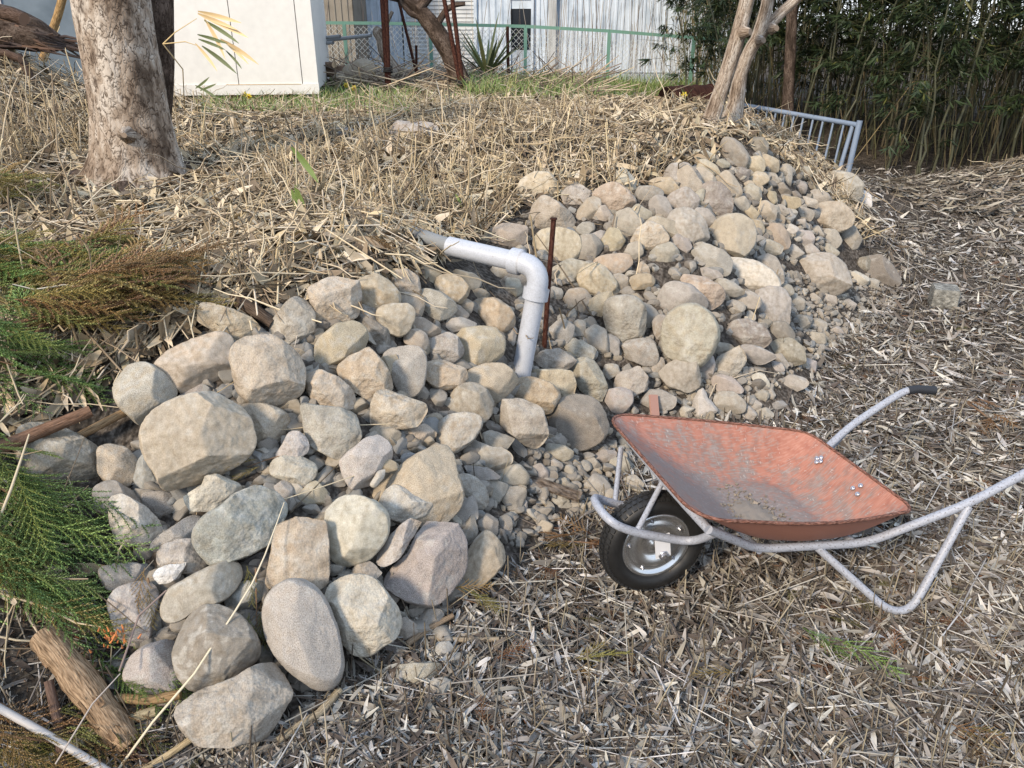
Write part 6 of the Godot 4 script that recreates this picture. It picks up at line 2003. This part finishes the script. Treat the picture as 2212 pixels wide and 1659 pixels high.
func build_fence() -> void:
	var d := 12.9
	var rail_px := [[560, 48], [800, 50], [930, 52], [1135, 57], [1316, 67], [1480, 80], [1640, 92]]
	var post_px := [560, 745, 930, 1135, 1316, 1500]
	var gm := plain_mat("fence_green", Color(.40, .55, .50), .55)
	var o := thing("wire_fence", "mint green chain-link fence running in front of the warehouse", "fence", Vector3(0, height(0, d), -d))
	var rp := []
	for q in rail_px: rp.append(at_d(q[0], q[1], d) - o.position)
	for k in rp.size() - 1:
		var a: Vector3 = rp[k]
		var b: Vector3 = rp[k + 1]
		var dir := (b - a).normalized()
		part(o, "top_rail", box_mesh((a + b) * .5, Vector3((b - a).length() - .004, .045, .035), gm, Basis(dir, Vector3.UP, dir.cross(Vector3.UP))))
	var top_at := func(x: float) -> float:
		for k in rp.size() - 1:
			if x <= rp[k + 1].x: return lerpf(rp[k].y, rp[k + 1].y, clampf((x - rp[k].x) / (rp[k + 1].x - rp[k].x), 0, 1))
		return rp[-1].y
	for px in post_px:
		var x := at_d(px, 60, d).x
		var t: float = top_at.call(x)
		var g := height(x, d) - o.position.y
		part(o, "post", box_mesh(Vector3(x, (t + g) * .5 - .12, .045), Vector3(.05, t - g + .2, .04), gm))
	# wire mesh between posts: two families of diagonal wires
	var wire := plain_mat("wire", Color(.78, .80, .79), .5)
	for k in post_px.size() - 1:
		var x0 := at_d(post_px[k], 60, d).x + .03
		var x1 := at_d(post_px[k + 1], 60, d).x - .03
		var yt: float = minf(top_at.call(x0), top_at.call(x1)) - .03
		var yb := yt - 1.15
		var mb := MB.new()
		for fam in [1.0, -1.0]:
			var s := -(yt - yb)
			while s < (x1 - x0) + (yt - yb):
				# wire from (x0+s, yb) rising at 45 degrees
				var ax := x0 + s
				var ay := yb
				var bx: float = ax + fam * (yt - yb)
				var by := yt
				if maxf(ax, bx) > x0 and minf(ax, bx) < x1:
					var ta := 0.0
					var tb := 1.0
					for lim in [[x0, 1.0], [x1, -1.0]]:
						var den := (bx - ax) * float(lim[1])
						var num: float = (float(lim[0]) - ax) * float(lim[1])
						if den > 0: ta = maxf(ta, num / den)
						else: tb = minf(tb, num / den)
					if tb > ta:
						var p := Vector3(lerpf(ax, bx, ta), lerpf(ay, by, ta), fam * .003)
						var q := Vector3(lerpf(ax, bx, tb), lerpf(ay, by, tb), fam * .003)
						mb.tube([p, q], [.0034, .0034], 3, Color.WHITE, false)
				s += .085
		part(o, "chain_link_mesh", mb.mesh(wire))
	# rusty props and stakes
	var rm := rust_mat()
	var groups := [
		["rusty_prop", "pair of rusty steel pipes bound with black wire standing in front of the fence", 9.4, [[[822, -60], [838, 205], .026], [[832, -60], [841, 200], .024]], 838, 150],
		["rusty_prop", "pair of rusty steel pipes leaning against the gnarled tree trunk", 9.2, [[[948, -60], [996, 190], .024], [[970, -60], [1000, 186], .024]], 996, 178],
	]
	for g in groups:
		var b := at_d(g[4], 200, g[2])
		var t := thing(g[0], g[1], "steel pipes", Vector3(b.x, height(b.x, g[2]), b.z), "rusty props by the fence")
		for q in g[3]:
			var lo := at_d(q[1][0], q[1][1], g[2]) - t.position
			var hi := at_d(q[0][0], q[0][1], g[2] + .05) - t.position
			part(t, "pipe", pipe_mesh([lo, hi], q[2], rm, Color.WHITE, 12))
		var wr := MB.new()
		var c := at_d(g[4], g[5], g[2]) - t.position
		for k in 4:
			var ring := []
			for i in 13: ring.append(c + Vector3(cos(TAU * i / 12) * .05, (k - 1.5) * .018 + sin(TAU * i / 12 + k) * .01, sin(TAU * i / 12) * .05))
			wr.tube(ring, even(13, .006), 5, Color(.04, .04, .04), false)
		part(t, "binding_wire", wr.mesh(mats.twig))
	for e in [[[856, -20], [900, 152], 10.4, .018, "thin rusty pipe leaning in front of the roller shutter"], [[899, 98], [900, 150], 10.5, .016, "short rusty stake in front of the roller shutter"], [[1096, 57], [1098, 152], 11.2, .022, "single upright rusty stake beside the glazed door"]]:
		var lo := at_d(e[1][0], e[1][1] + 8, e[2])
		var hi := at_d(e[0][0], e[0][1], e[2])
		solo("rusty_stake", pipe_mesh([Vector3.ZERO, hi - lo], e[3], rm, Color.WHITE, 10), e[4], "stake", lo, "rusty stakes by the fence")
	# grey railing at the end of the heap
	var rail_m := wall_mat("galvanised", Color(.40, .46, .54), Color(.50, .56, .64), .45)
	var pb := at_h(1828, 385, -.02)
	var rt := thing("pipe_railing", "grey galvanised pipe railing at the far end of the heap", "railing", pb)
	var pt := at_d(1857, 264, -pb.z + .05)
	var far := at_d(1600, 226, -pb.z + 1.9)
	var top2 := pt - pb
	var fr := far - pb
	part(rt, "post", pipe_mesh([Vector3(0, -.1, 0), top2 + Vector3(0, .02, 0)], .034, rail_m, Color.WHITE, 16))
	part(rt, "top_rail", pipe_mesh([top2 - Vector3(0, .035, 0), fr], .03, rail_m, Color.WHITE, 14))
	part(rt, "inner_post", pipe_mesh([Vector3(-.10, -.1, -.06), top2 + (fr - top2) * .045 - Vector3(0, .05, 0)], .026, rail_m, Color.WHITE, 12))
	for k in range(1, 13):
		var t := k / 12.6 + .03
		if t > .97: continue
		var q := top2.lerp(fr, t) - Vector3(0, .03, 0)
		var low := Vector3(0, 0, 0).lerp(fr - top2, t)
		part(rt, "bar", pipe_mesh([low, q], .0135, rail_m, Color.WHITE, 10))

func build_clutter() -> void:
	# rotten stump and bark at the upper left
	var sp := at_d(40, 120, 6.0)
	var st := thing("rotten_stump", "dark rotten trunk lying on its side with shredded bark behind the stubble", "log", sp)
	var ld := 6.0
	var lg := bend_path([[-160, 40], [-60, 45], [20, 58], [80, 76], [124, 92]], ld)
	for k in lg.size(): lg[k] -= sp
	var dk: Material = mats.bark_dark
	part(st, "trunk", trunk_mb(lg, [.15, .15, .14, .11, .06], 30, 50, .35, 81).mesh(dk))
	rng.seed = 101
	for k in 70:
		var t := rng.randf()
		var p: Vector3 = (lg[0] as Vector3).lerp(lg[-1], t) + Vector3(0, rng.randf_range(-.1, .14) * (1.2 - t), .14 * (1.15 - t))
		var mb := MB.new()
		mb.tube([p, p + Vector3(.12, -.02 + rng.randfn() * .02, rng.randf_range(0, .03)), p + Vector3(.28, -.06 + rng.randfn() * .03, 0)], [.008, .012, .003], 5, pick([Color(.10, .07, .055), Color(.15, .10, .075), Color(.07, .055, .05)]), true, Color(0, 0, 0, 0), .2, k)
		part(st, "bark_strip", mb.mesh(mats.twig))
	for e in [[[40, 118], [72, 190], .028, "brown slanting dead branch in the stubble at the left"], [[-20, 110], [45, 128], .03, "broken dead branch beside the rotten trunk"], [[0, 28], [52, 42], .05, "black knotty root on top of the rotten trunk"]]:
		var a := at_d(e[0][0], e[0][1], ld - .25)
		var b := at_d(e[1][0], e[1][1], ld - .3)
		stick("dead_branch", e[3], "branch", [a, a.lerp(b, .5) + Vector3(.01, .01, 0), b], [e[2] * .75, e[2], e[2] * .9], Color(.13, .095, .08), Color(.3, .2, .15), "dead branches at the left", .15)
	var pa := at_d(92, 130, 6.9)
	stick("wooden_pole", "smooth tan wooden pole leaning in front of the grey sheet", "pole", [pa, at_d(126, 30, 6.9), at_d(150, -60, 6.9)], [.032, .032, .031], Color(.52, .36, .18), Color(.6, .45, .25), "", .02, 14)
	# plastic pipes sticking out beside the hut
	for e in [[[660, 92], [802, 76], .022], [[655, 86], [735, 78], .02], [[655, 98], [720, 92], .02]]:
		var a := at_d(e[0][0], e[0][1], 10.6)
		var b := at_d(e[1][0], e[1][1], 10.3)
		stick("grey_pipe", "grey plastic pipe in the small stack sticking out beside the white hut", "pipe", [a, b], [e[2], e[2]], Color(.30, .32, .34), Color(.15, .15, .15), "grey pipes beside the hut", 0.0, 12, mats.painted)
	for e in [[[690, 150], [775, 147]], [[688, 160], [745, 158]], [[690, 142], [722, 140]], [[700, 155], [760, 154]]]:
		var a := at_d(e[0][0], e[0][1], 10.0)
		var b := at_d(e[1][0], e[1][1], 9.8)
		stick("firewood", "cut branch in the low woodpile beside the white hut", "firewood", [a, b], [.04, .036], Color(.34, .25, .19), Color(.55, .42, .28), "woodpile beside the hut", .06, 10)
	for e in [[770, 160, 30, 22], [785, 150, 26, 20], [740, 168, 18, 12]]:
		var p := at_d(e[0], e[1], 9.8)
		var ol := PackedVector2Array()
		for k in 9: ol.append(Vector2(cos(TAU * k / 9) * e[2], sin(TAU * k / 9) * e[3]) * 9.4 / FOCAL)
		solo("stone", stone_mesh(ol, .12, e[0], .3, 3, TONES[0][0], Vector3.RIGHT, Vector3.UP, Vector3.BACK, mats.stone_small), "rounded stone beside the woodpile under the fence", "stone", p, "stones under the fence")
	# yucca
	var yp := at_d(1052, 165, 10.8)
	yp.y = height(yp.x, 10.8)
	var yu := thing("yucca", "spiky yucca plant with sword-shaped leaves in front of the fence", "plant", yp)
	rng.seed = 111
	var lm := blade_mb(.12)
	for k in 34:
		var el := rng.randf_range(.15, 1.45)
		var az := rng.randf() * TAU
		var ln := rng.randf_range(.6, .92)
		var dir := Vector3(cos(az) * cos(el), sin(el), sin(az) * cos(el))
		var z := dir.cross(Vector3.UP).normalized()
		var mb := MB.new()
		mb.add(lm, Transform3D(Basis(z.cross(dir) * -ln, dir * ln, z * .055), Vector3(0, .12, 0)), pick([Color(.12, .15, .06), Color(.17, .18, .08), Color(.09, .12, .06)]) if el > .45 else pick([Color(.40, .33, .2), Color(.3, .24, .14)]))
		part(yu, "leaf", mb.mesh(mats.leaf))
	var ys := MB.new()
	ys.tube([Vector3(0, -.1, 0), Vector3(0, .1, 0)], [.07, .06], 10, Color(.3, .22, .14), true, Color(0, 0, 0, 0), .2, 1)
	part(yu, "trunk", ys.mesh(mats.twig))
	# rusted drum lying on the bank's edge
	var dp := at_d(1487, 200, 8.0)
	dp.y = height(dp.x, 8.0) + .06
	dp.y -= .02
	var dr := thing("rusty_drum", "rust-brown steel drum lying half buried behind the leaning trees", "drum", dp)
	dr.rotation = Vector3(.05, .45, 0)
	dr.scale = Vector3.ONE * .82
	var db := MB.new()
	var pts := []
	var rad := []
	for q in [[-.32, .19], [-.30, .20], [-.12, .20], [-.10, .21], [-.08, .20], [.08, .20], [.10, .21], [.12, .20], [.32, .20]]:
		pts.append(Vector3(q[0], 0, 0)); rad.append(q[1])
	db.tube(pts, rad, 32, Color(.62, .64, .62), true, Color(.22, .2, .19))
	part(dr, "shell", db.mesh(rust_mat()))
	var dl := MB.new()
	var rr := []
	for i in 33: rr.append(Vector3(.32, cos(TAU * i / 32) * .2, sin(TAU * i / 32) * .2))
	dl.tube(rr, even(33, .012), 6, Color(.5, .4, .38), false)
	part(dr, "rim", dl.mesh(rust_mat()))
	# daffodils
	for e in [[528, 203, .16], [538, 208, .12], [663, 186, .2], [765, 190, .2], [748, 184, .16], [1478, 205, .18], [900, 160, .2]]:
		var b := at_ground(e[0], minf(e[1] + 26, 236))
		var fl := thing("daffodil", "yellow daffodil in bloom near the foot of the white hut" if e[0] < 700 else "yellow daffodil in bloom on the crest of the bank", "flower", b, "daffodils on the bank")
		var hd := at_d(e[0], e[1], -b.z) - b
		var mb := MB.new()
		mb.tube([Vector3.ZERO, hd * .6 + Vector3(.01, 0, 0), hd], [.004, .0035, .003], 5, Color(.14, .22, .07))
		part(fl, "stem", mb.mesh(mats.leaf))
		for k in 6:
			var a := TAU * k / 6
			mb = MB.new()
			mb.add(lf_petal(), Transform3D(Basis(Vector3.BACK, a).scaled(Vector3.ONE * .032), hd + Vector3(0, 0, .004)), Color(.62, .50, .06))
			part(fl, "petal", mb.mesh(mats.leaf))
		mb = MB.new()
		mb.tube([hd, hd + Vector3(0, -.004, .03)], [.007, .011], 10, Color(.62, .40, .03), false)
		part(fl, "trumpet", mb.mesh(mats.leaf))
		for k in 3:
			mb = MB.new()
			mb.add(blade_mb(.4), Transform3D(Basis(Vector3.UP, k * 2.1).scaled_local(Vector3(.2, .2, .012)), Vector3.ZERO), Color(.10, .17, .07))
			part(fl, "leaf", mb.mesh(mats.leaf))
	# the bamboo-grass twig with dry leaves beside the big tree
	var tb := at_d(352, 95, 4.0)
	var tw := thing("bamboo_twig", "drooping bamboo twig with half-dry leaves beside the big tree trunk", "twig", tb)
	var tp := bend_path([[352, 95], [378, 70], [425, 40]], 4.0)
	var tq := bend_path([[352, 95], [400, 90], [425, 98]], 4.0)
	for path in [tp, tq]:
		var mb := MB.new()
		mb.tube([path[0] - tb, path[1] - tb, path[2] - tb], [.003, .0025, .0015], 5, Color(.55, .42, .22))
		part(tw, "stem", mb.mesh(mats.twig))
	var stem_in := MB.new()
	stem_in.tube([Vector3.ZERO, at_d(395, 150, 4.05) - tb, at_ground(400, 260) - tb], [.003, .003, .003], 5, Color(.45, .35, .2))
	part(tw, "stem", stem_in.mesh(mats.twig))
	var dry := Color(.62, .47, .26)
	var grn := Color(.12, .15, .07)
	for e in [[432, 25, 525, 50, dry], [432, 30, 540, 82, dry], [440, 35, 515, 65, dry], [445, 42, 490, 130, dry], [430, 75, 495, 95, grn], [432, 85, 490, 108, grn], [440, 100, 515, 160, grn], [425, 95, 472, 155, dry], [480, 85, 562, 140, dry], [485, 88, 540, 140, dry], [445, 45, 520, 95, grn], [490, 110, 525, 150, grn], [425, 190, 455, 165, grn], [435, 195, 470, 180, grn], [425, 185, 475, 215, grn]]:
		var a := at_d(e[0], e[1], 4.0) - tb
		var b := at_d(e[2], e[3], 3.95) - tb
		var ax := b - a
		var z := ax.cross(Vector3.BACK).normalized()
		var mb := MB.new()
		mb.add(leaf_mb(.1, .6, .055, 7), Transform3D(Basis(ax, z.cross(ax).normalized() * ax.length(), z * ax.length()), (a + b) * .5), Color(e[4]) * rng.randf_range(.85, 1.15))
		part(tw, "leaf", mb.mesh(mats.leaf))
	# broad green sasa leaves on the bank
	for e in [[632, 318, 690, 395, 3.9], [632, 410, 650, 490, 3.5], [640, 400, 668, 520, 3.5], [625, 545, 650, 570, 3.2], [1250, 400, 1262, 440, 4.5], [1075, 175, 1110, 215, 9.0], [985, 420, 1000, 450, 4.2]]:
		var a := at_d(e[0], e[1], e[4])
		var b := at_d(e[2], e[3], e[4] - .05)
		var ax := b - a
		var z := ax.cross(Vector3.BACK).normalized()
		var mb := MB.new()
		mb.add(leaf_mb(.1, .5, .09, 7), Transform3D(Basis(ax, z.cross(ax).normalized() * ax.length(), z * ax.length()), ax * .5), Color(.14, .20, .06))
		mb.tube([Vector3.ZERO, Vector3(-.01, -.08, -.03), Vector3(0, height(a.x, -a.z) - a.y, -.05)], [.0015, .002, .002], 4, Color(.25, .25, .1))
		solo("bamboo_grass_leaf", mb.mesh(mats.leaf), "single green bamboo grass leaf left standing among the straw", "leaf", a, "green leaves on the bank")
	# dead weed stems in front of the warehouse
	var xf := []
	var cs := []
	rng.seed = 121
	for k in 280:
		var px := rng.randf_range(680, 1470)
		if px < 1170 and rng.randf() < .75: continue
		var dd := rng.randf_range(12.4, 16.0)
		var x := at_d(px, 100, dd).x
		var h := rng.randf_range(.5, 1.9)
		var r := rng.randf_range(.002, .006)
		xf.append(Transform3D(Basis.from_euler(Vector3(rng.randfn() * .08, rng.randf() * TAU, rng.randfn() * .12)).scaled_local(Vector3(r, h, r)), Vector3(x, height(x, dd), -dd)))
		cs.append(pick([Color(.30, .27, .24), Color(.22, .19, .17), Color(.40, .36, .30), Color(.15, .13, .12)]))
	tag(copies(self, "dead_weeds", stem_mb().mesh(mats.litter), xf, cs), "tall dead weed stalks in front of the warehouse wall", "weeds", "", "stuff")
	# brushwood under the fence
	xf = []
	cs = []
	for k in 1500:
		var px := rng.randf_range(690, 1290)
		var dd := rng.randf_range(9.3, 12.6)
		var x := at_d(px, 150, dd).x
		var ln := rng.randf_range(.2, .8)
		var r := rng.randf_range(.003, .008)
		var b := lay(Vector3.UP, .3) * Basis(Vector3.BACK, PI / 2)
		xf.append(Transform3D(b.scaled_local(Vector3(r, ln, r)), Vector3(x, height(x, dd) + rng.randf_range(0, .14), -dd)))
		cs.append(pick([Color(.24, .19, .15), Color(.35, .28, .21), Color(.15, .12, .10), Color(.5, .42, .3)]))
	tag(copies(self, "brushwood", stem_mb().mesh(mats.litter), xf, cs), "tangled brushwood lying under the fence", "brushwood", "", "stuff")

# ------------------------------------------------------------------ bamboo

func bamboo_kind(sd: int, high: float, lean: float, leafy: float, from: float) -> Array:
	var r := RandomNumberGenerator.new()
	r.seed = sd
	var culm := MB.new()
	var pts := []
	var rad := []
	var n := 16
	for k in n + 1:
		var t := float(k) / n
		pts.append(Vector3(lean * t * t * high, high * (t - .12 * lean * t * t), r.randfn() * .02))
		rad.append(lerpf(.017, .005, t))
	for k in n:
		culm.tube([pts[k], (pts[k] as Vector3).lerp(pts[k + 1], .96), pts[k + 1]], [rad[k] * .96, rad[k] * .95, rad[k] * 1.12], 7, Color(.85, .85, .85) if k % 2 else Color.WHITE, false)
	var leaves := MB.new()
	var lf := leaf_mb(.08, .4, .075, 4)
	for b in int(26 * leafy):
		var t := r.randf_range(from, 1.0)
		var i := mini(n - 1, int(t * n))
		var p: Vector3 = (pts[i] as Vector3).lerp(pts[i + 1], t * n - i)
		var az := r.randf() * TAU
		var ln := r.randf_range(.25, .7)
		var q := p + Vector3(cos(az) * ln, r.randf_range(.0, .3), sin(az) * ln)
		culm.tube([p, p.lerp(q, .5) + Vector3(0, .05, 0), q], [.004, .003, .0015], 3, Color(.8, .85, .6), false)
		for c in 5:
			var s := p.lerp(q, r.randf_range(.35, 1.05))
			for k in 5:
				var a2 := az + r.randfn() * .9
				var dir := Vector3(cos(a2), r.randf_range(-1.1, .1), sin(a2)).normalized()
				var l2 := r.randf_range(.10, .19)
				var z := dir.cross(Vector3.UP + Vector3(r.randfn(), 0, r.randfn()) * .4).normalized()
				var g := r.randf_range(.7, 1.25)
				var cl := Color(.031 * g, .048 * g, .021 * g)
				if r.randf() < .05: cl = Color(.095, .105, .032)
				leaves.add(lf, Transform3D(Basis(dir * l2, z.cross(dir) * l2, z * l2), s + dir * l2 * .5), cl)
	return [culm, leaves]

func build_bamboo() -> void:
	var kinds := []
	var cm := vc(.5, .4)
	cm.albedo_color = lin(.075, .08, .052)
	var dead := vc(.7, .3)
	dead.albedo_color = lin(.17, .145, .095)
	var lm := vc(.5, .4)
	lm.backlight_enabled = true
	lm.backlight = Color(.03, .05, .015)
	for e in [[1, 4.4, .10, 1.5, .22], [2, 3.8, .22, 1.6, .20], [3, 4.6, .06, 1.4, .3], [4, 3.4, .34, 1.7, .18], [5, 4.2, -.12, 1.5, .25], [6, 3.0, .05, 1.7, .12], [7, 4.8, .16, 1.4, .36]]:
		var k := bamboo_kind(200 + e[0], e[1], e[2], e[3], e[4])
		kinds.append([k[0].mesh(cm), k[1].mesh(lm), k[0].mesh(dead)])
	rng.seed = 131
	var spots := []
	# along the front edge of the grove, then deeper rows
	for row in 4:
		for k in 20 + row * 2:
			var t := rng.randf()
			var p: Vector2
			if t < .42: p = Vector2(2.9, 12.6).lerp(Vector2(4.9, 10.0), t / .42)
			else: p = Vector2(4.9, 10.0).lerp(Vector2(9.6, 9.4), (t - .42) / .58)
			p += Vector2(.42, .85) * row * .75 + Vector2(rng.randfn() * .22, rng.randfn() * .25)
			spots.append([p, row])
	for s in spots:
		var p: Vector2 = s[0]
		var row: int = s[1]
		var ki := rng.randi() % 7
		var kd: Array = kinds[ki]
		var isdead := rng.randf() < .15
		var form: String = ["tall upright", "gently bowed", "very tall straight", "strongly arching", "backward-leaning", "short bushy", "tall bare-footed"][ki]
		var near: String = "behind the grey railing" if p.x < 4.6 else "beside the end post of the railing" if p.x < 5.6 else "behind the heap of cut bamboo tops" if p.x < 8.0 else "at the far end of the grove"
		var where: String = "%s %s bamboo, %s row, %s" % [form, "dead straw-coloured" if isdead else "leafy green", ["front", "second", "third", "back"][row], near]
		var o := thing("bamboo", where, "bamboo", Vector3(p.x, height(p.x, p.y) - .03, -p.y), "bamboo of the grove")
		o.rotation = Vector3(rng.randfn() * .05, rng.randf() * TAU, rng.randfn() * .06)
		o.scale = Vector3.ONE * rng.randf_range(.85, 1.15)
		part(o, "culm", kd[2] if isdead else kd[0])
		if not isdead: part(o, "foliage", kd[1])
	# arching bamboo that hangs in front of the fence, left of the leaning trees
	var bi := -1
	for e in [[2.35, 11.0, PI * .95], [2.75, 10.6, PI * .85], [2.6, 11.6, PI * 1.1], [3.1, 11.4, PI], [2.9, 12.0, PI * .9]]:
		bi += 1
		var o := thing("bamboo", ["lowest leafy bamboo arching over the end of the green fence", "leafy bamboo arching over the fence beside the rusty drum", "leafy bamboo arching over the fence behind the lowest one", "leafy bamboo arching behind the pale leaning tree", "hindmost leafy bamboo arching behind the fence end"][bi], "bamboo", Vector3(e[0], height(e[0], e[1]) - .03, -e[1]), "bamboo over the fence")
		var kd: Array = kinds[3 if e[1] < 11.5 else 1]
		o.rotation.y = e[2]
		o.scale = Vector3.ONE * .85
		part(o, "culm", kd[0])
		part(o, "foliage", kd[1])
	# the mass behind that reads as one dark thicket
	var xf := [[], []]
	var cs := [[], []]
	var forms := [leaf_mb(.08, .5, .08, 3), leaf_mb(-.1, 1.0, .07, 3)]
	for k in 42000:
		var t := rng.randf()
		var x := lerpf(3.4, 15.0, t)
		var d := rng.randf_range(11.6, 18.5) - clampf((x - 7) * .12, 0, .6)
		if x < 5.0: d += 1.5
		var y := height(x, d) + 6.5 * pow(rng.randf(), .62)
		var l := rng.randf_range(.16, .28)
		var b := Basis.from_euler(Vector3(rng.randfn() * .4, rng.randf() * TAU, -.5 + rng.randfn() * .5))
		var v := k % 2
		xf[v].append(Transform3D(b.scaled_local(Vector3(l, l, l * 1.3)), Vector3(x, y, -d)))
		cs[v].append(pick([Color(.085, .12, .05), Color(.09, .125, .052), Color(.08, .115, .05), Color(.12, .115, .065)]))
	for v in 2:
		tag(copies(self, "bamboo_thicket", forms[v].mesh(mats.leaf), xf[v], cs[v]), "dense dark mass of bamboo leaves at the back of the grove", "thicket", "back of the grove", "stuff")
	var tx := []
	var tc := []
	for k in 1300:
		var x := lerpf(2.8, 13.0, rng.randf())
		var d := rng.randf_range(10.2, 16.5)
		if x < 4.6: d = rng.randf_range(12.2, 16.0)
		var h := rng.randf_range(.8, 3.6)
		var r := rng.randf_range(.003, .009)
		tx.append(Transform3D(Basis.from_euler(Vector3(rng.randfn() * .16, rng.randf() * TAU, rng.randfn() * .2)).scaled_local(Vector3(r, h, r)), Vector3(x, height(x, d), -d)))
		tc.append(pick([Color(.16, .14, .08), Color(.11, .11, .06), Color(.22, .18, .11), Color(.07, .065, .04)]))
	tag(copies(self, "thin_canes", stem_mb().mesh(mats.litter), tx, tc), "thin crowded canes filling the grove", "canes", "", "stuff")
	# heap of cut bamboo tops at the right, leaves combed down towards the path
	var hx := []
	var hc := []
	for k in 7500:
		var a := rng.randf_range(0, TAU)
		var q := sqrt(rng.randf())
		var x := 6.4 + cos(a) * q * 2.5
		var d := 8.15 + sin(a) * q * 1.25
		var l := rng.randf_range(.08, .2)
		var n := slope(x, d)
		var b := Basis(Quaternion(Vector3.UP, n)) * Basis(Vector3.UP, 2.75 + rng.randfn() * .8) * Basis.from_euler(Vector3(rng.randfn() * .4, 0, rng.randf_range(-.35, .25)))
		hx.append(Transform3D(b.scaled_local(Vector3(l, l, l)), Vector3(x, height(x, d) + rng.randf_range(.0, .1), -d)))
		hc.append(pick([Color(.40, .375, .32), Color(.28, .25, .21), Color(.17, .145, .12), Color(.09, .075, .06), Color(.21, .185, .15)]))
	tag(copies(self, "bamboo_cuttings", leaf_mb(.1, .5, .075).mesh(mats.litter), hx, hc), "heap of withered bamboo tops dumped at the foot of the grove", "cuttings", "", "stuff")

func lf_petal() -> MB:
	var p := PackedVector3Array()
	for k in 4:
		var t := k / 3.0
		for s in [-1.0, 1.0]: p.append(Vector3(t, s * .36 * sin(PI * (t * .85 + .12)), .05 * sin(PI * t)))
	var mb := MB.new()
	mb.grid(p, 4, 2, PackedColorArray([Color.WHITE]), PackedVector2Array())
	return mb

# ------------------------------------------------------------------ everything

func _ready() -> void:
	var cam := Camera3D.new()
	cam.name = "camera"
	cam.position = Vector3(0, EYE, 0)
	cam.rotation_degrees = Vector3(-PITCH, 0, 0)
	cam.fov = rad_to_deg(2.0 * atan(829.5 / FOCAL))
	cam.near = 0.05
	cam.far = 400.0
	add_child(cam)
	var env := Environment.new()
	env.background_mode = Environment.BG_SKY
	var sky := Sky.new()
	var sm := ProceduralSkyMaterial.new()
	sm.sky_top_color = Color(.66, .73, .83)
	sm.sky_horizon_color = Color(.88, .90, .92)
	sm.sky_curve = 0.2
	sm.ground_bottom_color = Color(.30, .28, .25)
	sm.ground_horizon_color = Color(.70, .70, .68)
	sm.sun_angle_max = 20
	sky.sky_material = sm
	env.sky = sky
	env.background_energy_multiplier = 0.85
	env.tonemap_mode = Environment.TONE_MAPPER_LINEAR
	env.tonemap_exposure = 2.5
	env.sdfgi_enabled = true
	env.ssao_enabled = true
	env.ssil_enabled = true
	var we := WorldEnvironment.new()
	we.name = "world_environment"
	we.environment = env
	add_child(we)
	var sun := DirectionalLight3D.new()
	sun.name = "sun"
	sun.light_energy = 0.62
	sun.light_angular_distance = 10.0
	sun.light_color = Color(1.0, .92, .82)
	sun.shadow_enabled = true
	sun.rotation_degrees = Vector3(-34, -38, 0)
	add_child(sun)

	noise.seed = 5
	noise.frequency = 0.01
	noise.fractal_octaves = 3
	noise_fine.seed = 9
	noise_fine.frequency = 0.03
	noise_fine.fractal_octaves = 2
	spline_setup()
	make_materials()
	build_ground()
	build_stones()
	build_rubble()
	build_wheelbarrow()
	build_pipe()
	build_trees()
	build_sheds()
	build_fence()
	build_clutter()
	build_cedar()
	build_sticks()
	build_debris()
	build_bamboo()
	build_grass()
	build_litter()
